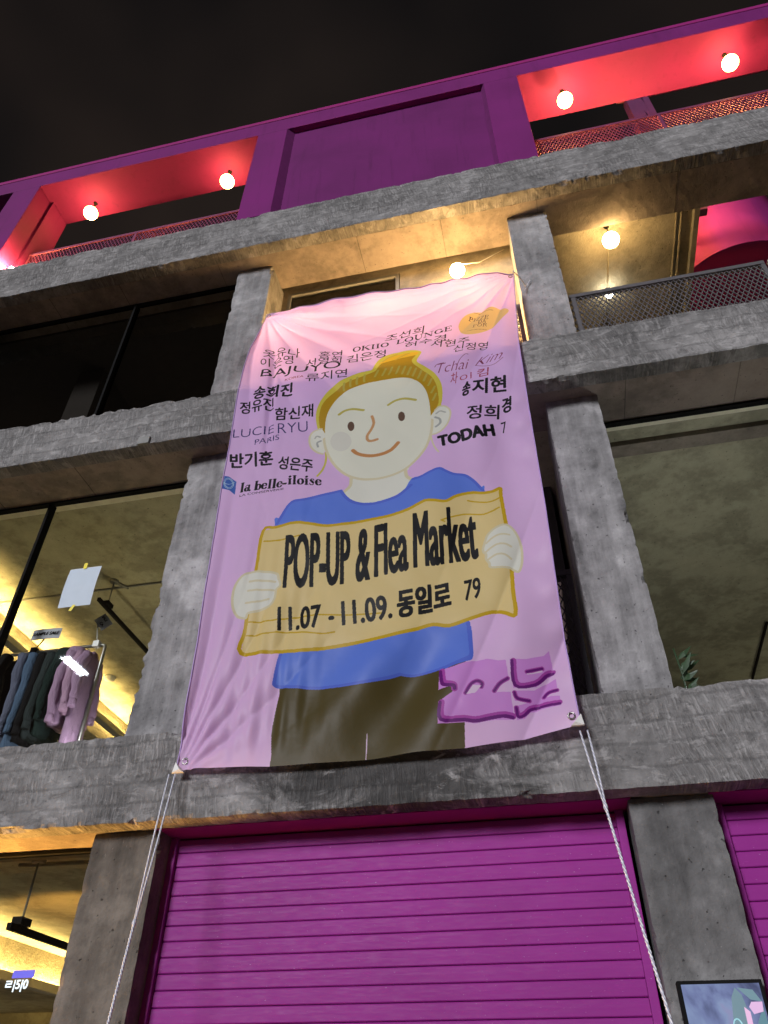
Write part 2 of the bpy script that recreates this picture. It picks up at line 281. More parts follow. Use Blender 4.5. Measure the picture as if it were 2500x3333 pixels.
ART=[
('P',(211,207,194),1,[(-1291,5887),(-1298,5804),(-1316,5715),(-1367,5683),(-1289,5598),(-1194,5551),(-1101,5535),(-994,5545),(-888,5585),(-811,5641),(-752,5711),(-810,5742),(-832,5798),(-839,5883)]),
('L',(190,182,158),28,[(-1299,5846),(-1302,5753),(-1359,5682)],0),
('L',(190,182,158),30,[(-838,5851),(-825,5765),(-791,5723)],0),
('L',(178,168,84),19,[(-1539,6188),(-1533,6086),(-1556,5981),(-1594,5911)],0),
('L',(190,182,158),14,[(-613,6230),(-603,6127),(-580,6034),(-551,5976)],0),
('P',(70,61,32),0,[(-1739,3993),(-1736,3916),(-1748,3799),(-1758,3705),(-1759,3633),(-1741,3502),(-1744,3396),(-1432,3372),(-809,3325),(-492,3391),(-485,3513),(-471,3752),(-445,4032),(-655,4029),(-900,4020)]),
('P',(84,112,204),1,[(-1915,5410),(-1877,5500),(-1830,5611),(-1777,5662),(-1690,5665),(-1519,5689),(-1377,5706),(-1336,5643),(-1268,5577),(-1156,5539),(-1027,5540),(-908,5565),(-844,5613),(-785,5723),(-702,5738),(-628,5773),(-554,5796),(-501,5754),(-439,5712),(-351,5683),(-284,5616),(-237,5536),(-211,5485),(-330,4847),(-411,4303),(-396,4129),(-398,4046),(-448,4015),(-575,3994),(-738,3976),(-819,3968),(-901,3982),(-896,3980),(-977,3953),(-1109,3929),(-1262,3923),(-1470,3935),(-1683,3965),(-1772,3986),(-1779,4031),(-1756,4166),(-1747,4235),(-1594,4442)]),
('L',(76,96,194),26,[(-1915,5410),(-1877,5500),(-1830,5611),(-1777,5662),(-1690,5665),(-1519,5689),(-1377,5706)],0),
('L',(76,96,194),28,[(-1376,5699),(-1331,5624),(-1263,5564),(-1155,5530),(-1027,5530),(-908,5556),(-844,5601),(-789,5651)],0),
('L',(76,96,194),24,[(-776,5716),(-703,5730),(-628,5764),(-554,5786),(-501,5745),(-440,5702),(-352,5674),(-289,5607),(-242,5531),(-216,5474)],0),
('L',(76,96,194),27,[(-414,4313),(-407,4131),(-409,4056),(-455,4028),(-583,3993)],0),
('L',(76,96,194),23,[(-1750,4236),(-1761,4155),(-1773,4036),(-1769,3991),(-1684,3974),(-1470,3944),(-1262,3931),(-1109,3937),(-977,3962),(-896,3988)],0),
('L',(76,96,194),19,[(-404,4276),(-401,4200),(-405,4046),(-446,4019),(-575,3998),(-737,3983),(-819,3976),(-901,3989)],0),
('P',(182,170,66),1,[(-1575,6356),(-1625,6473),(-1654,6625),(-1652,6748),(-1621,6881),(-1556,7009),(-1470,7094),(-1372,7150),(-1273,7186),(-1156,7197),(-1134,7225),(-1116,7269),(-1058,7330),(-967,7365),(-840,7370),(-741,7352),(-662,7301),(-677,7250),(-700,7208),(-701,7161),(-624,7083),(-557,6997),(-510,6894),(-489,6787),(-491,6650),(-507,6557),(-551,6495),(-966,6470)]),
('P',(158,124,28),1,[(-1561,6347),(-1593,6442),(-1619,6556),(-1625,6667),(-1607,6801),(-1559,6905),(-1483,6991),(-1387,7073),(-1271,7118),(-1146,7154),(-1106,7177),(-1080,7232),(-1012,7276),(-877,7299),(-742,7299),(-718,7261),(-753,7208),(-736,7143),(-660,7049),(-585,6952),(-546,6852),(-529,6734),(-527,6585),(-555,6496),(-577,6342),(-604,6377),(-965,6352)]),
('P',(205,160,45),1,[(-1080,7259),(-1012,7304),(-877,7331),(-760,7323),(-689,7301),(-716,7267),(-877,7268),(-1012,7262)]),
('L',(158,146,66),22,[(-1409,7068),(-1414,7013),(-1408,6973)],0),
('L',(158,146,66),22,[(-1347,7106),(-1352,7051),(-1347,7010)],0),
('L',(158,146,66),22,[(-1284,7124),(-1290,7069),(-1285,7028)],0),
('L',(158,146,66),22,[(-1212,7139),(-1218,7084),(-1214,7043)],0),
('L',(158,146,66),22,[(-1081,7173),(-1098,7121),(-1112,7084)],0),
('L',(158,146,66),22,[(-1009,7169),(-1026,7116),(-1040,7080)],0),
('L',(158,146,66),22,[(-946,7166),(-964,7114),(-978,7077)],0),
('L',(158,146,66),22,[(-875,7154),(-893,7102),(-908,7066)],0),
('L',(158,146,66),22,[(-818,7133),(-836,7081),(-850,7045)],0),
('L',(158,146,66),22,[(-765,7106),(-784,7055),(-798,7019)],0),
('L',(158,146,66),21,[(-717,7080),(-736,7029),(-751,6993)],0),
('L',(158,146,66),21,[(-670,7042),(-689,6991),(-704,6955)],0),
('L',(158,146,66),21,[(-620,6989),(-639,6939),(-653,6904)],0),
('L',(158,146,66),21,[(-579,6914),(-598,6864),(-613,6830)],0),
('L',(158,146,66),21,[(-553,6805),(-572,6757),(-587,6723)],0),
('L',(158,146,66),20,[(-545,6703),(-563,6655),(-578,6622)],0),
('L',(178,150,60),15,[(-1039,7283),(-967,7327),(-895,7340)],0),
('L',(178,150,60),15,[(-913,7264),(-841,7300),(-778,7318)],0),
('P',(211,207,194),1,[(-1591,6484),(-1652,6479),(-1692,6440),(-1701,6365),(-1676,6273),(-1620,6205),(-1564,6176),(-1525,6311)]),
('L',(190,182,158),18,[(-1591,6484),(-1652,6479),(-1692,6440),(-1701,6365),(-1676,6273),(-1620,6205),(-1564,6176)],0),
('L',(160,160,158),16,[(-1649,6384),(-1634,6406),(-1602,6388)],0),
('L',(148,150,152),19,[(-1593,6339),(-1626,6323),(-1615,6274)],0),
('P',(211,207,194),1,[(-564,6486),(-525,6527),(-476,6525),(-437,6475),(-433,6397),(-462,6299),(-513,6231),(-562,6202),(-602,6199),(-638,6338)]),
('L',(190,182,158),16,[(-564,6486),(-525,6527),(-476,6525),(-437,6475),(-433,6397),(-462,6299),(-513,6231),(-562,6202),(-602,6199)],0),
('L',(160,160,158),15,[(-555,6442),(-519,6470),(-475,6448)],0),
('L',(148,150,152),21,[(-563,6285),(-525,6319),(-527,6372),(-563,6397)],0),
('L',(190,182,158),47,[(-603,6365),(-617,6242),(-653,6104),(-711,5996),(-791,5905),(-886,5840),(-996,5809),(-1106,5804),(-1217,5825),(-1323,5882),(-1408,5974),(-1480,6098),(-1529,6231),(-1553,6351)],0),
('P',(202,199,190),1,[(-1553,6351),(-1561,6483),(-1556,6627),(-1524,6757),(-1476,6860),(-1409,6940),(-1321,6984),(-1197,7009),(-1090,7006),(-967,7002),(-844,6984),(-749,6947),(-682,6872),(-634,6759),(-612,6630),(-604,6507),(-603,6365),(-617,6242),(-653,6104),(-711,5996),(-791,5905),(-886,5840),(-996,5809),(-1106,5804),(-1217,5825),(-1323,5882),(-1408,5974),(-1480,6098),(-1529,6231)]),
('P',(190,189,184),1,[(-1309,6271),(-1334,6190),(-1400,6167),(-1470,6218),(-1504,6312),(-1479,6395),(-1412,6418),(-1341,6365)]),
('L',(166,156,82),27,[(-1438,6643),(-1389,6685),(-1311,6692),(-1213,6653)],0),
('L',(166,156,82),26,[(-981,6655),(-915,6694),(-830,6699),(-731,6658)],0),
('P',(88,66,56),1,[(-1290,6459),(-1298,6419),(-1320,6406),(-1342,6429),(-1354,6473),(-1346,6513),(-1324,6526),(-1301,6503)]),
('P',(88,66,56),1,[(-831,6472),(-840,6432),(-862,6420),(-883,6442),(-892,6486),(-883,6525),(-861,6538),(-839,6515)]),
('L',(176,132,94),26,[(-1131,6549),(-1112,6455),(-1132,6377),(-1168,6304),(-1161,6251),(-1129,6235),(-1078,6245)],0),
('L',(172,120,76),35,[(-1292,6154),(-1241,6102),(-1142,6062),(-1045,6064),(-957,6101),(-896,6169)],0),
('P',(204,178,128),2,[(-2018,5389),(-1905,5405),(-1747,5425),(-1613,5391),(-1499,5355),(-1388,5347),(-1115,5358),(-961,5368),(-827,5396),(-746,5431),(-674,5459),(-603,5446),(-516,5425),(-444,5464),(-372,5485),(-293,5488),(-216,5468),(-147,5473),(-88,5499),(-90,5416),(-79,5149),(-70,4908),(-78,4711),(-86,4523),(-90,4316),(-160,4351),(-233,4380),(-389,4345),(-545,4311),(-660,4335),(-802,4303),(-959,4278),(-1118,4262),(-1335,4248),(-1578,4236),(-1785,4251),(-2057,4276),(-2049,4442),(-2045,4574),(-2027,4997)]),
('L',(176,144,30),28,[(-2018,5389),(-1905,5405),(-1747,5425),(-1613,5391),(-1499,5355),(-1388,5347),(-1115,5358),(-961,5368),(-827,5396),(-746,5431),(-674,5459),(-603,5446),(-516,5425),(-444,5464),(-372,5485),(-293,5488),(-216,5468),(-147,5473),(-88,5499),(-90,5416),(-79,5149),(-70,4908),(-78,4711),(-86,4523),(-90,4316),(-160,4351),(-233,4380),(-389,4345),(-545,4311),(-660,4335),(-802,4303),(-959,4278),(-1118,4262),(-1335,4248),(-1578,4236),(-1785,4251),(-2057,4276),(-2049,4442),(-2045,4574),(-2027,4997)],1),
('L',(176,144,30),14,[(-1995,5275),(-1881,5264),(-1789,5272),(-1702,5288)],0),
('L',(176,144,30),12,[(-2039,4526),(-1813,4511),(-1668,4522),(-1516,4518),(-1264,4489),(-1018,4476)],0),
('L',(176,144,30),12,[(-2033,4414),(-1887,4408),(-1760,4408),(-1607,4388),(-1463,4357),(-1365,4363)],0),
('L',(176,144,30),13,[(-346,5413),(-216,5369),(-155,5372),(-106,5397)],0),
('L',(176,144,30),13,[(-559,5239),(-471,5268),(-367,5286),(-250,5254),(-181,5265),(-115,5299)],0),
('L',(176,144,30),12,[(-559,5239),(-534,5224)],0),
('P',(211,207,194),1,[(-2057,4561),(-2116,4579),(-2163,4648),(-2185,4751),(-2178,4862),(-2131,4949),(-2052,4978),(-1941,4964),(-1852,4935),(-1834,4891),(-1810,4826),(-1842,4795),(-1844,4750),(-1849,4705),(-1879,4650),(-1971,4613),(-2040,4601)]),
('L',(190,182,158),20,[(-2057,4561),(-2116,4579),(-2163,4648),(-2185,4751),(-2178,4862),(-2131,4949),(-2052,4978),(-1941,4964),(-1852,4935),(-1834,4891),(-1810,4826),(-1842,4795),(-1844,4750),(-1849,4705),(-1879,4650),(-1971,4613),(-2040,4601)],1),
('L',(190,182,158),19,[(-2064,4892),(-1968,4886),(-1858,4862)],0),
('L',(190,182,158),18,[(-2067,4807),(-1977,4803),(-1863,4787)],0),
('L',(190,182,158),18,[(-2070,4695),(-1990,4697),(-1895,4709)],0),
('P',(211,207,194),1,[(-77,5122),(-154,5103),(-221,5045),(-248,4977),(-267,4908),(-247,4866),(-249,4825),(-229,4782),(-217,4743),(-92,4727),(-34,4680),(1,4767),(9,4916),(-19,5044)]),
('L',(190,182,158),18,[(-77,5122),(-154,5103),(-221,5045),(-248,4977),(-267,4908),(-247,4866),(-249,4825),(-229,4782),(-217,4743),(-92,4727),(-34,4680),(1,4767),(9,4916),(-19,5044)],1),
('L',(190,182,158),16,[(-239,4967),(-178,5015),(-119,5034),(-63,5020)],0),
('L',(190,182,158),16,[(-254,4884),(-168,4938),(-103,4938),(-62,4909)],0),
('L',(190,182,158),16,[(-231,4820),(-168,4850),(-113,4842),(-73,4802)],0),
('T',(18,18,22),'POP-UP',[(-1782,4791),(-1267,4759),(-1806,5303)],0.019,'r'),
('T',(18,18,22),'&',[(-1219,4769),(-1120,4775),(-1221,5263)],0.019,'r'),
('T',(18,18,22),'Flea',[(-1074,4792),(-826,4816),(-1081,5279)],0.019,'r'),
('T',(18,18,22),'Market',[(-777,4829),(-309,4854),(-773,5339)],0.019,'r'),
('T',(18,18,22),'11.07',[(-1787,4424),(-1467,4412),(-1802,4616)],0.035,'r'),
('L',(18,18,22),35,[(-1396,4477),(-1386,4477)],0),
('T',(18,18,22),'11.09.',[(-1306,4411),(-947,4425),(-1320,4605)],0.035,'r'),
('T',(18,18,22),'동일로',[(-903,4415),(-526,4455),(-904,4645)],0.045,'r'),
('T',(18,18,22),'79',[(-424,4496),(-311,4507),(-421,4669)],0.03,'r'),
('T',(24,22,28),'옷유나',[(-2286,7675),(-1895,7581),(-2288,7821)],0.014,'n'),
('T',(24,22,28),'이은영',[(-2287,7514),(-1943,7474),(-2303,7653)],0.014,'n'),
('T',(24,22,28),'홍연',[(-1689,7502),(-1454,7479),(-1683,7608)],0.014,'n'),
('T',(24,22,28),'서영희',[(-1820,7428),(-1455,7379),(-1818,7525)],0.014,'n'),
('T',(24,22,28),'김은정',[(-1401,7366),(-1009,7342),(-1400,7474)],0.014,'n'),
('T',(24,22,28),'류지연',[(-1795,7172),(-1385,7154),(-1795,7293)],0.014,'n'),
('T',(24,22,28),'송희진',[(-2314,7046),(-1921,7012),(-2317,7223)],0.03,'n'),
('T',(24,22,28),'정유진',[(-2419,6865),(-2085,6856),(-2438,7036)],0.03,'n'),
('T',(24,22,28),'함신재',[(-2056,6691),(-1685,6664),(-2065,6864)],0.03,'n'),
('T',(24,22,28),'반기훈',[(-2414,6165),(-2011,6121),(-2439,6345)],0.03,'n'),
('T',(24,22,28),'성은주',[(-1965,6070),(-1649,5968),(-1961,6222)],0.03,'n'),
('T',(24,22,28),'조선희',[(-1024,7586),(-636,7605),(-1009,7696)],0.014,'n'),
('T',(24,22,28),'허수경',[(-826,7411),(-424,7420),(-817,7502)],0.014,'n'),
('T',(24,22,28),'서현주',[(-572,7342),(-208,7343),(-558,7440)],0.014,'n'),
('T',(24,22,28),'신정영',[(-365,7228),(-48,7249),(-349,7336)],0.014,'n'),
('T',(24,22,28),'송',[(-320,6594),(-255,6608),(-293,6791)],0.03,'n'),
('T',(24,22,28),'지현',[(-225,6611),(63,6581),(-207,6808)],0.03,'n'),
('T',(24,22,28),'정희',[(-297,6283),(-29,6259),(-277,6450)],0.03,'n'),
('T',(24,22,28),'경',[(5,6320),(79,6336),(24,6494)],0.03,'n'),
('T',(24,22,28),'BAJUYO',[(-2277,7330),(-1463,7270),(-2267,7469)],0.01,'n'),
('T',(120,50,80),'KOREA',[(-2012,7242),(-1819,7241),(-2009,7273)],0,'n'),
('T',(40,36,90),'LUCIE',[(-2443,6546),(-2045,6526),(-2449,6654)],-0.012,'n'),
('T',(40,36,90),'RYU',[(-2004,6508),(-1723,6487),(-2017,6642)],-0.012,'n'),
('T',(40,36,90),'PARIS',[(-2217,6410),(-1986,6427),(-2219,6476)],-0.005,'n'),
('T',(24,22,28),'la belle-',[(-2289,5861),(-1864,5843),(-2289,5966)],0.02,'s'),
('T',(24,22,28),'iloise',[(-1855,5865),(-1545,5794),(-1862,5969)],0.02,'s'),
('T',(24,22,28),'LA CONSERVERIE',[(-2284,5811),(-1883,5809),(-2284,5834)],0,'n'),
('T',(24,22,28),'OKIIO',[(-1344,7499),(-977,7495),(-1341,7571)],0.02,'s'),
('T',(24,22,28),'LOUNGE',[(-910,7502),(-353,7553),(-903,7573)],0.02,'s'),
('T',(110,40,75),'Tchai',[(-517,6975),(-220,6978),(-524,7107)],-0.014,'i'),
('T',(110,40,75),'Kim',[(-177,7014),(71,7023),(-153,7131)],-0.014,'i'),
('L',(110,40,75),5,[(-177,7017),(-89,6978),(1,6971),(82,7028)],0),
('L',(110,40,75),5,[(-544,7065),(-522,7099),(-459,7115)],0),
('L',(110,40,75),5,[(-352,6983),(-315,7101),(-259,7175),(-228,7175)],0),
('T',(140,35,60),'차',[(-415,6795),(-352,6806),(-397,6945)],0.0,'n'),
('T',(140,35,60),'이',[(-327,6807),(-220,6838),(-322,6898)],-0.01,'n'),
('T',(140,35,60),'킴',[(-172,6832),(-70,6834),(-159,6946)],0.0,'n'),
('T',(18,18,22),'TODAH',[(-543,6037),(-79,6075),(-551,6160)],0.075,'r'),
('T',(18,18,22),'7',[(-16,6091),(26,6102),(-17,6215)],0.0,'n'),
('P',(176,152,110),1,[(-292,7595),(-223,7748),(-97,7837),(46,7855),(185,7780),(189,7706),(98,7591),(-25,7508),(-145,7466),(-249,7496)]),
('T',(60,45,50),'PIZZE',[(-194,7694),(-2,7665),(-181,7753)],0,'s'),
('T',(60,45,50),'DA',[(-107,7619),(-27,7614),(-100,7670)],0,'s'),
('T',(60,45,50),'FOR',[(-164,7571),(-21,7564),(-156,7616)],0,'s'),
('L',(90,70,60),6,[(-131,7820),(-44,7816),(52,7798)],0),
('L',(90,70,60),4,[(-215,7533),(-119,7528),(-35,7521)],0),
('P',(52,84,160),0,[(-2453,6074),(-2412,6061),(-2336,5994),(-2334,5851),(-2389,5904),(-2457,5930)]),
('L',(170,190,225),4,[(-2369,5976),(-2375,5943),(-2397,5933),(-2424,5953),(-2440,5989),(-2435,6022),(-2412,6032),(-2385,6012)],1),
('L',(170,190,225),4,[(-2360,5974),(-2367,5934),(-2395,5921),(-2429,5945),(-2449,5991),(-2442,6032),(-2414,6044),(-2380,6020)],1),
('L',(170,190,225),4,[(-2454,5997),(-2403,5971),(-2354,5989)],0),
('P',(184,124,198),2,[(-628,3977),(-536,3985),(-446,4006),(-303,4010),(-234,3987),(-187,3986),(-181,3856),(-233,3832),(-284,3776),(-231,3774),(-178,3771),(-176,3593),(-292,3599),(-367,3592),(-413,3583),(-484,3595),(-648,3596),(-638,3739),(-546,3797),(-521,3824),(-559,3840),(-635,3827)]),
('P',(184,124,198),2,[(-162,3988),(-55,3985),(56,4010),(94,4047),(104,3879),(60,3863),(-16,3798),(-160,3794)]),
('P',(184,124,198),2,[(-162,3779),(-94,3776),(-34,3776),(47,3824),(111,3847),(111,3762),(61,3757),(16,3725),(65,3730),(119,3722),(116,3651),(10,3653),(-72,3639),(-114,3599),(-159,3592),(-159,3679),(-104,3692),(-63,3708),(-93,3717),(-161,3712)]),
('L',(150,62,152),43,[(-610,3966),(-602,3883),(-583,3866),(-535,3848),(-529,3820)],0),
('L',(150,62,152),41,[(-617,3733),(-617,3629),(-482,3621),(-411,3609),(-320,3622),(-237,3630),(-182,3617)],0),
('L',(150,62,152),29,[(-461,3784),(-426,3839),(-385,3861),(-352,3842),(-358,3816)],0),
('L',(150,62,152),29,[(-280,3783),(-241,3829),(-188,3859)],0),
('L',(150,62,152),36,[(-139,3977),(-136,3821),(-20,3824),(60,3889),(99,3899)],0),
('L',(150,62,152),29,[(-63,3899),(-26,3908),(34,3923)],0),
('L',(150,62,152),28,[(-156,3766),(-141,3728),(-71,3711)],0),
('L',(150,62,152),28,[(21,3732),(54,3758),(107,3764)],0),
('L',(150,62,152),32,[(-155,3668),(-148,3622),(-110,3631),(-65,3666),(14,3679),(113,3675)],0),
('L',(92,24,106),24,[(-620,3967),(-612,3884),(-593,3857),(-535,3842),(-529,3820)],0),
('L',(92,24,106),23,[(-626,3734),(-627,3621),(-483,3612),(-412,3600),(-321,3613),(-238,3621),(-183,3608)],0),
('L',(92,24,106),16,[(-461,3784),(-426,3839),(-385,3861),(-352,3842),(-358,3816)],0),
('L',(92,24,106),16,[(-280,3783),(-241,3829),(-188,3859)],0),
('L',(92,24,106),20,[(-148,3978),(-146,3812),(-22,3814),(58,3879),(98,3889)],0),
('L',(92,24,106),16,[(-63,3899),(-26,3908),(34,3923)],0),
('L',(92,24,106),16,[(-156,3766),(-141,3728),(-71,3711)],0),
('L',(92,24,106),16,[(21,3732),(54,3758),(107,3764)],0),
('L',(92,24,106),18,[(-155,3668),(-149,3613),(-111,3621),(-67,3657),(13,3669),(111,3665)],0),
('P',(205,175,220),0,[(-457,3775),(-411,3836),(-357,3826),(-399,3781)]),
('P',(205,175,220),0,[(-66,3887),(-27,3893),(36,3913),(33,3900),(-21,3886),(-66,3880)]),
('L',(200,175,215),7,[(-1114,3593),(-1116,3509),(-1117,3419)],0)]
# ------------------------------------------------------------------ ground
g = MB(); g.add([(-60, -60, 0), (60, -60, 0), (60, 60, 0), (-60, 60, 0)], [(0, 1, 2, 3)])
gm = NT('asphalt'); gp = gm.pos()
ground = g.build('road', gm.fin(gm.ramp(gm.noise(gp, 30, 4), [(.3, .035), (.7, .065)]), .85, gm.bump(gm.noise(gp, 120, 3), .4, .01)))
tag(ground, kind='structure')
pv = MB().box(-40, 40, -3.9, .9, .004, .13)
pm = NT('pavement'); pp = pm.pos()
pav = pv.build('pavement', pm.fin(pm.ramp(pm.noise(pp, 5, 5), [(.3, (.40, .35, .31)), (.7, (.50, .45, .40))]), .9)); tag(pav, kind='structure')
kb = MB()
for i in range(40): kb.box(-40 + 2 * i + .005, -38 + 2 * i - .005, -4.06, -3.905, .004, .14)
tag(kb.build('kerb', MAT['pier'], None), kind='structure')

# ------------------------------------------------------------------ building
BLD = empty('concrete_building', (0, 0, 0), label='raw concrete building with chiselled floor beams, magenta attic storey and magenta roller shutters', cat='building')
XL, XR = -10.2, 7.4
beams = [(3.155, 3.755, .65), (6.775, 7.34, .65), (10.075, 10.835, .65)]
for k, (z0, z1, dy) in enumerate(beams):
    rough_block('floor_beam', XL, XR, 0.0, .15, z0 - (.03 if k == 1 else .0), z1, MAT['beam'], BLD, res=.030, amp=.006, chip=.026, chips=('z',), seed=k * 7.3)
    rough_block('beam_soffit', XL, XR, .152, .66, z0 + (0.0 if k else .004), z1 - .03, MAT['soffit'], BLD, res=.07, amp=.004, chip=.02, seed=k * 3.1 + 40)
# cast-in board joints and ledges under the beams
for k, (z0, z1, dy) in enumerate(beams[1:]):
    x = -6.6
    while x < 4.6:
        MB().box(x, x + .007, .16, .66, z0 - .0025, z0 + .01).build('soffit_joint', MAT['pier_low'], BLD); x += .9 + 1.1 * random.random()
PIX = [(-7.22, -6.76), (-3.03, -2.57), (.375, .835), (4.56, 5.03)]
for n_, (z0, z1, yf, offs) in enumerate([(0.13, 3.16, .18, (.045, .0)), (3.755, 6.775, .30, (.03, -.035)), (7.34, 10.075, .31, (0.0, 0.0))]):
    for i, (a, b) in enumerate(PIX):
        dx = offs[0] if a > -1 else offs[1]
        mt = (MAT['pier_low'] if a < 0 else MAT['pier_grey']) if n_ == 0 else MAT['pier']
        rough_block('pier', a + dx, b + dx + (.02 if n_ == 0 else 0), yf, .80, z0, z1 - .004, mt, BLD, res=.03, amp=.006, chip=.02, chips=('x',), seed=n_ * 11 + i * 2.3)
# floors / ceilings behind the beams
for z0, z1, nm in ((3.22, 3.74, 'floor_slab'), (6.90, 7.33, 'floor_slab'), (10.30, 10.82, 'floor_slab')):
    if z0 > 10:
        MB().box(XL, 2.66, .665, 9.0, z0, z1).build(nm, MAT['plaster'], BLD)
        MB().box(5.4, XR, .665, 9.0, z0, z1).build(nm, MAT['plaster'], BLD)
    else:
        MB().box(XL, XR, .665, 9.0, z0, z1).build(nm, MAT['ceiling'], BLD)
for z0, z1 in ((.13, 3.22), (3.74, 6.9)):
    MB().box(XL, XR, 9.0, 9.2, z0, z1).build('back_wall', MAT['ceiling'], BLD)
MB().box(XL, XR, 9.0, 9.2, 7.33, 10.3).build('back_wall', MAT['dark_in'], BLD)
# partitions between bays
MB().box(-2.95, -2.7, .82, 9.0, .13, 3.21).build('partition_wall', MAT['ceiling'], BLD)
MB().box(-2.95, -2.7, .82, 9.0, 3.75, 6.89).build('partition_wall', MAT['ceiling'], BLD)
MB().box(-2.95, -2.7, .82, 9.0, 7.35, 10.29).build('partition_wall', MAT['plaster'], BLD)
MB().box(.45, .75, .82, 9.0, 3.75, 6.89).build('partition_wall', MAT['ceiling'], BLD)
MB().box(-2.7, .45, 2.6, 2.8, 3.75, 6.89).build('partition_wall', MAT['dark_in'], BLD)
MB().box(.47, .72, .82, 3.4, 7.35, 10.29).build('partition_wall', MAT['plaster'], BLD)
MB().box(.72, 7.4, 3.4, 3.6, 7.35, 10.29).build('partition_wall', MAT['plaster'], BLD)
# ---- attic storey, painted magenta (a frame 0.7 m deep, open to the sky behind)
AZ0, AZ1, AO = 10.836, 13.80, 13.35
def attic(x0, x1): MB().box(x0, x1, .012, .70, AZ0, AO).build('attic_pier', MAT['magenta'], BLD, bevel=.006)
attic(-3.06, -2.59); attic(.385, .865); attic(-7.25, -6.76); attic(4.56, 5.05)
MB().box(XL, XR, .012, .70, AO, 13.735).build('attic_lintel', MAT['magenta'], BLD, bevel=.006)
MB().box(XL - .03, XR + .03, .004, .73, 13.737, 13.83).build('roof_cap', MAT['magenta_trim'], BLD, bevel=.008)
# splayed recess
rc = MB()
o = [(-2.59, .012, AZ0), (.385, .012, AZ0), (.385, .012, AO), (-2.59, .012, AO)]; i_ = [(-2.50, .10, AZ0), (.335, .10, AZ0), (.335, .10, AO), (-2.50, .10, AO)]
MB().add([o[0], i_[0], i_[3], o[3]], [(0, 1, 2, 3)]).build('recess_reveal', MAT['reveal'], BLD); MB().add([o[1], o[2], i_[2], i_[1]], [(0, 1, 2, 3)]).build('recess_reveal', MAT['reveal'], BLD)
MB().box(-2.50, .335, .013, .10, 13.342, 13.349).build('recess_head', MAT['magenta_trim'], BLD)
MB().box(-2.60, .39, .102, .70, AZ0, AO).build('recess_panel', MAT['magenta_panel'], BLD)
# thin dark joint on the attic edge of the left opening
# ---- attic jamb inner pilaster seen at the left opening
MB().box(-6.758, -6.70, .30, .70, AZ0, AO).build('jamb_strip', MAT['magenta'], BLD, bevel=.004)
# terrace things behind: steel canopy post and brace
pr = MB().box(2.62, 2.80, 1.15, 1.33, AZ0, 14.6); pr.box(2.86, 2.95, 1.15, 1.25, AZ0, 14.6); pr.build('terrace_post', MAT['steel_pink'], BLD)
MB().bar((2.74, 1.2, 14.75), (3.05, 1.2, 12.4), .09).build('post_brace', MAT['steel_pink'], BLD)
MB().box(2.5, 7.0, 1.1, 1.25, 14.55, 14.7).build('canopy_beam', MAT['steel_pink'], BLD)
# ---- railings of expanded metal
def mesh_rail(x0, x1, z0, z1, y, mat, posts, name='railing'):
    r = MB().box(x0, x1, y - .02, y + .03, z1 - .05, z1).build(name, mat, BLD)
    MB().box(x0, x1, y - .012, y + .02, z0, z0 + .03).build('bottom_rail', mat, r)
    for p in posts: MB().box(p - .02, p + .02, y - .018, y + .022, z0, z1 - .052).build('post', mat, r)
    m = MB(); dx, dz = .052, .105; t = .0045
    zz0, zz1 = z0 + .03, z1 - .05; hgt = zz1 - zz0; run = hgt * dx / dz
    n = int((x1 - x0 + run) / dx) + 1
    for i in range(n):
        for sgn in (1, -1):
            xa = x0 - run + i * dx if sgn > 0 else x0 + i * dx
            a = Vector((xa, y, zz0)); b = Vector((xa + sgn * run, y, zz1))
            lo, hi = (a, b)
            def clip(p, q):
                ts = [0.0, 1.0]
                for lim in (x0, x1):
                    if abs(q.x - p.x) > 1e-9:
                        tt = (lim - p.x) / (q.x - p.x)
                        if 0 < tt < 1: ts.append(tt)
                ts.sort(); best = None
                for s0, s1 in zip(ts, ts[1:]):
                    mid = p.lerp(q, (s0 + s1) / 2)
                    if x0 <= mid.x <= x1: best = (p.lerp(q, s0), p.lerp(q, s1))
                return best
            c = clip(a, b)
            if c and (c[0] - c[1]).length > .02:
                off = Vector((0, .004 * sgn, 0)); m.bar(c[0] + off, c[1] + off, t * 2.0, t * 2.2, up=(0, 1, 0))
    m.build('mesh_panel', mat, r)
    return r
mesh_rail(-6.69, -3.065, AZ0 + .02, 11.90, .40, MAT['steel_pink'], [-6.66, -4.92, -3.09])
mesh_rail(.87, 4.55, AZ0 + .02, 12.07, .40, MAT['steel_pink'], [.9, 2.56, 4.2])
mesh_rail(.86, 2.80, 7.36, 8.47, .42, MAT['steel_dark'], [.9, 2.78])
mesh_rail(2.84, 4.55, 7.36, 8.47, .42, MAT['steel_dark'], [2.86, 4.5])
mesh_rail(-2.55, .35, 7.36, 8.47, .42, MAT['steel_dark'], [.33])
mesh_rail(-2.55, .36, 3.77, 4.99, .42, MAT['mesh_black'], [.34])
MB().bar((.22, .9, 3.8), (.30, 1.2, 5.4), .03).build('leaning_strip', MAT['cream'], BLD)
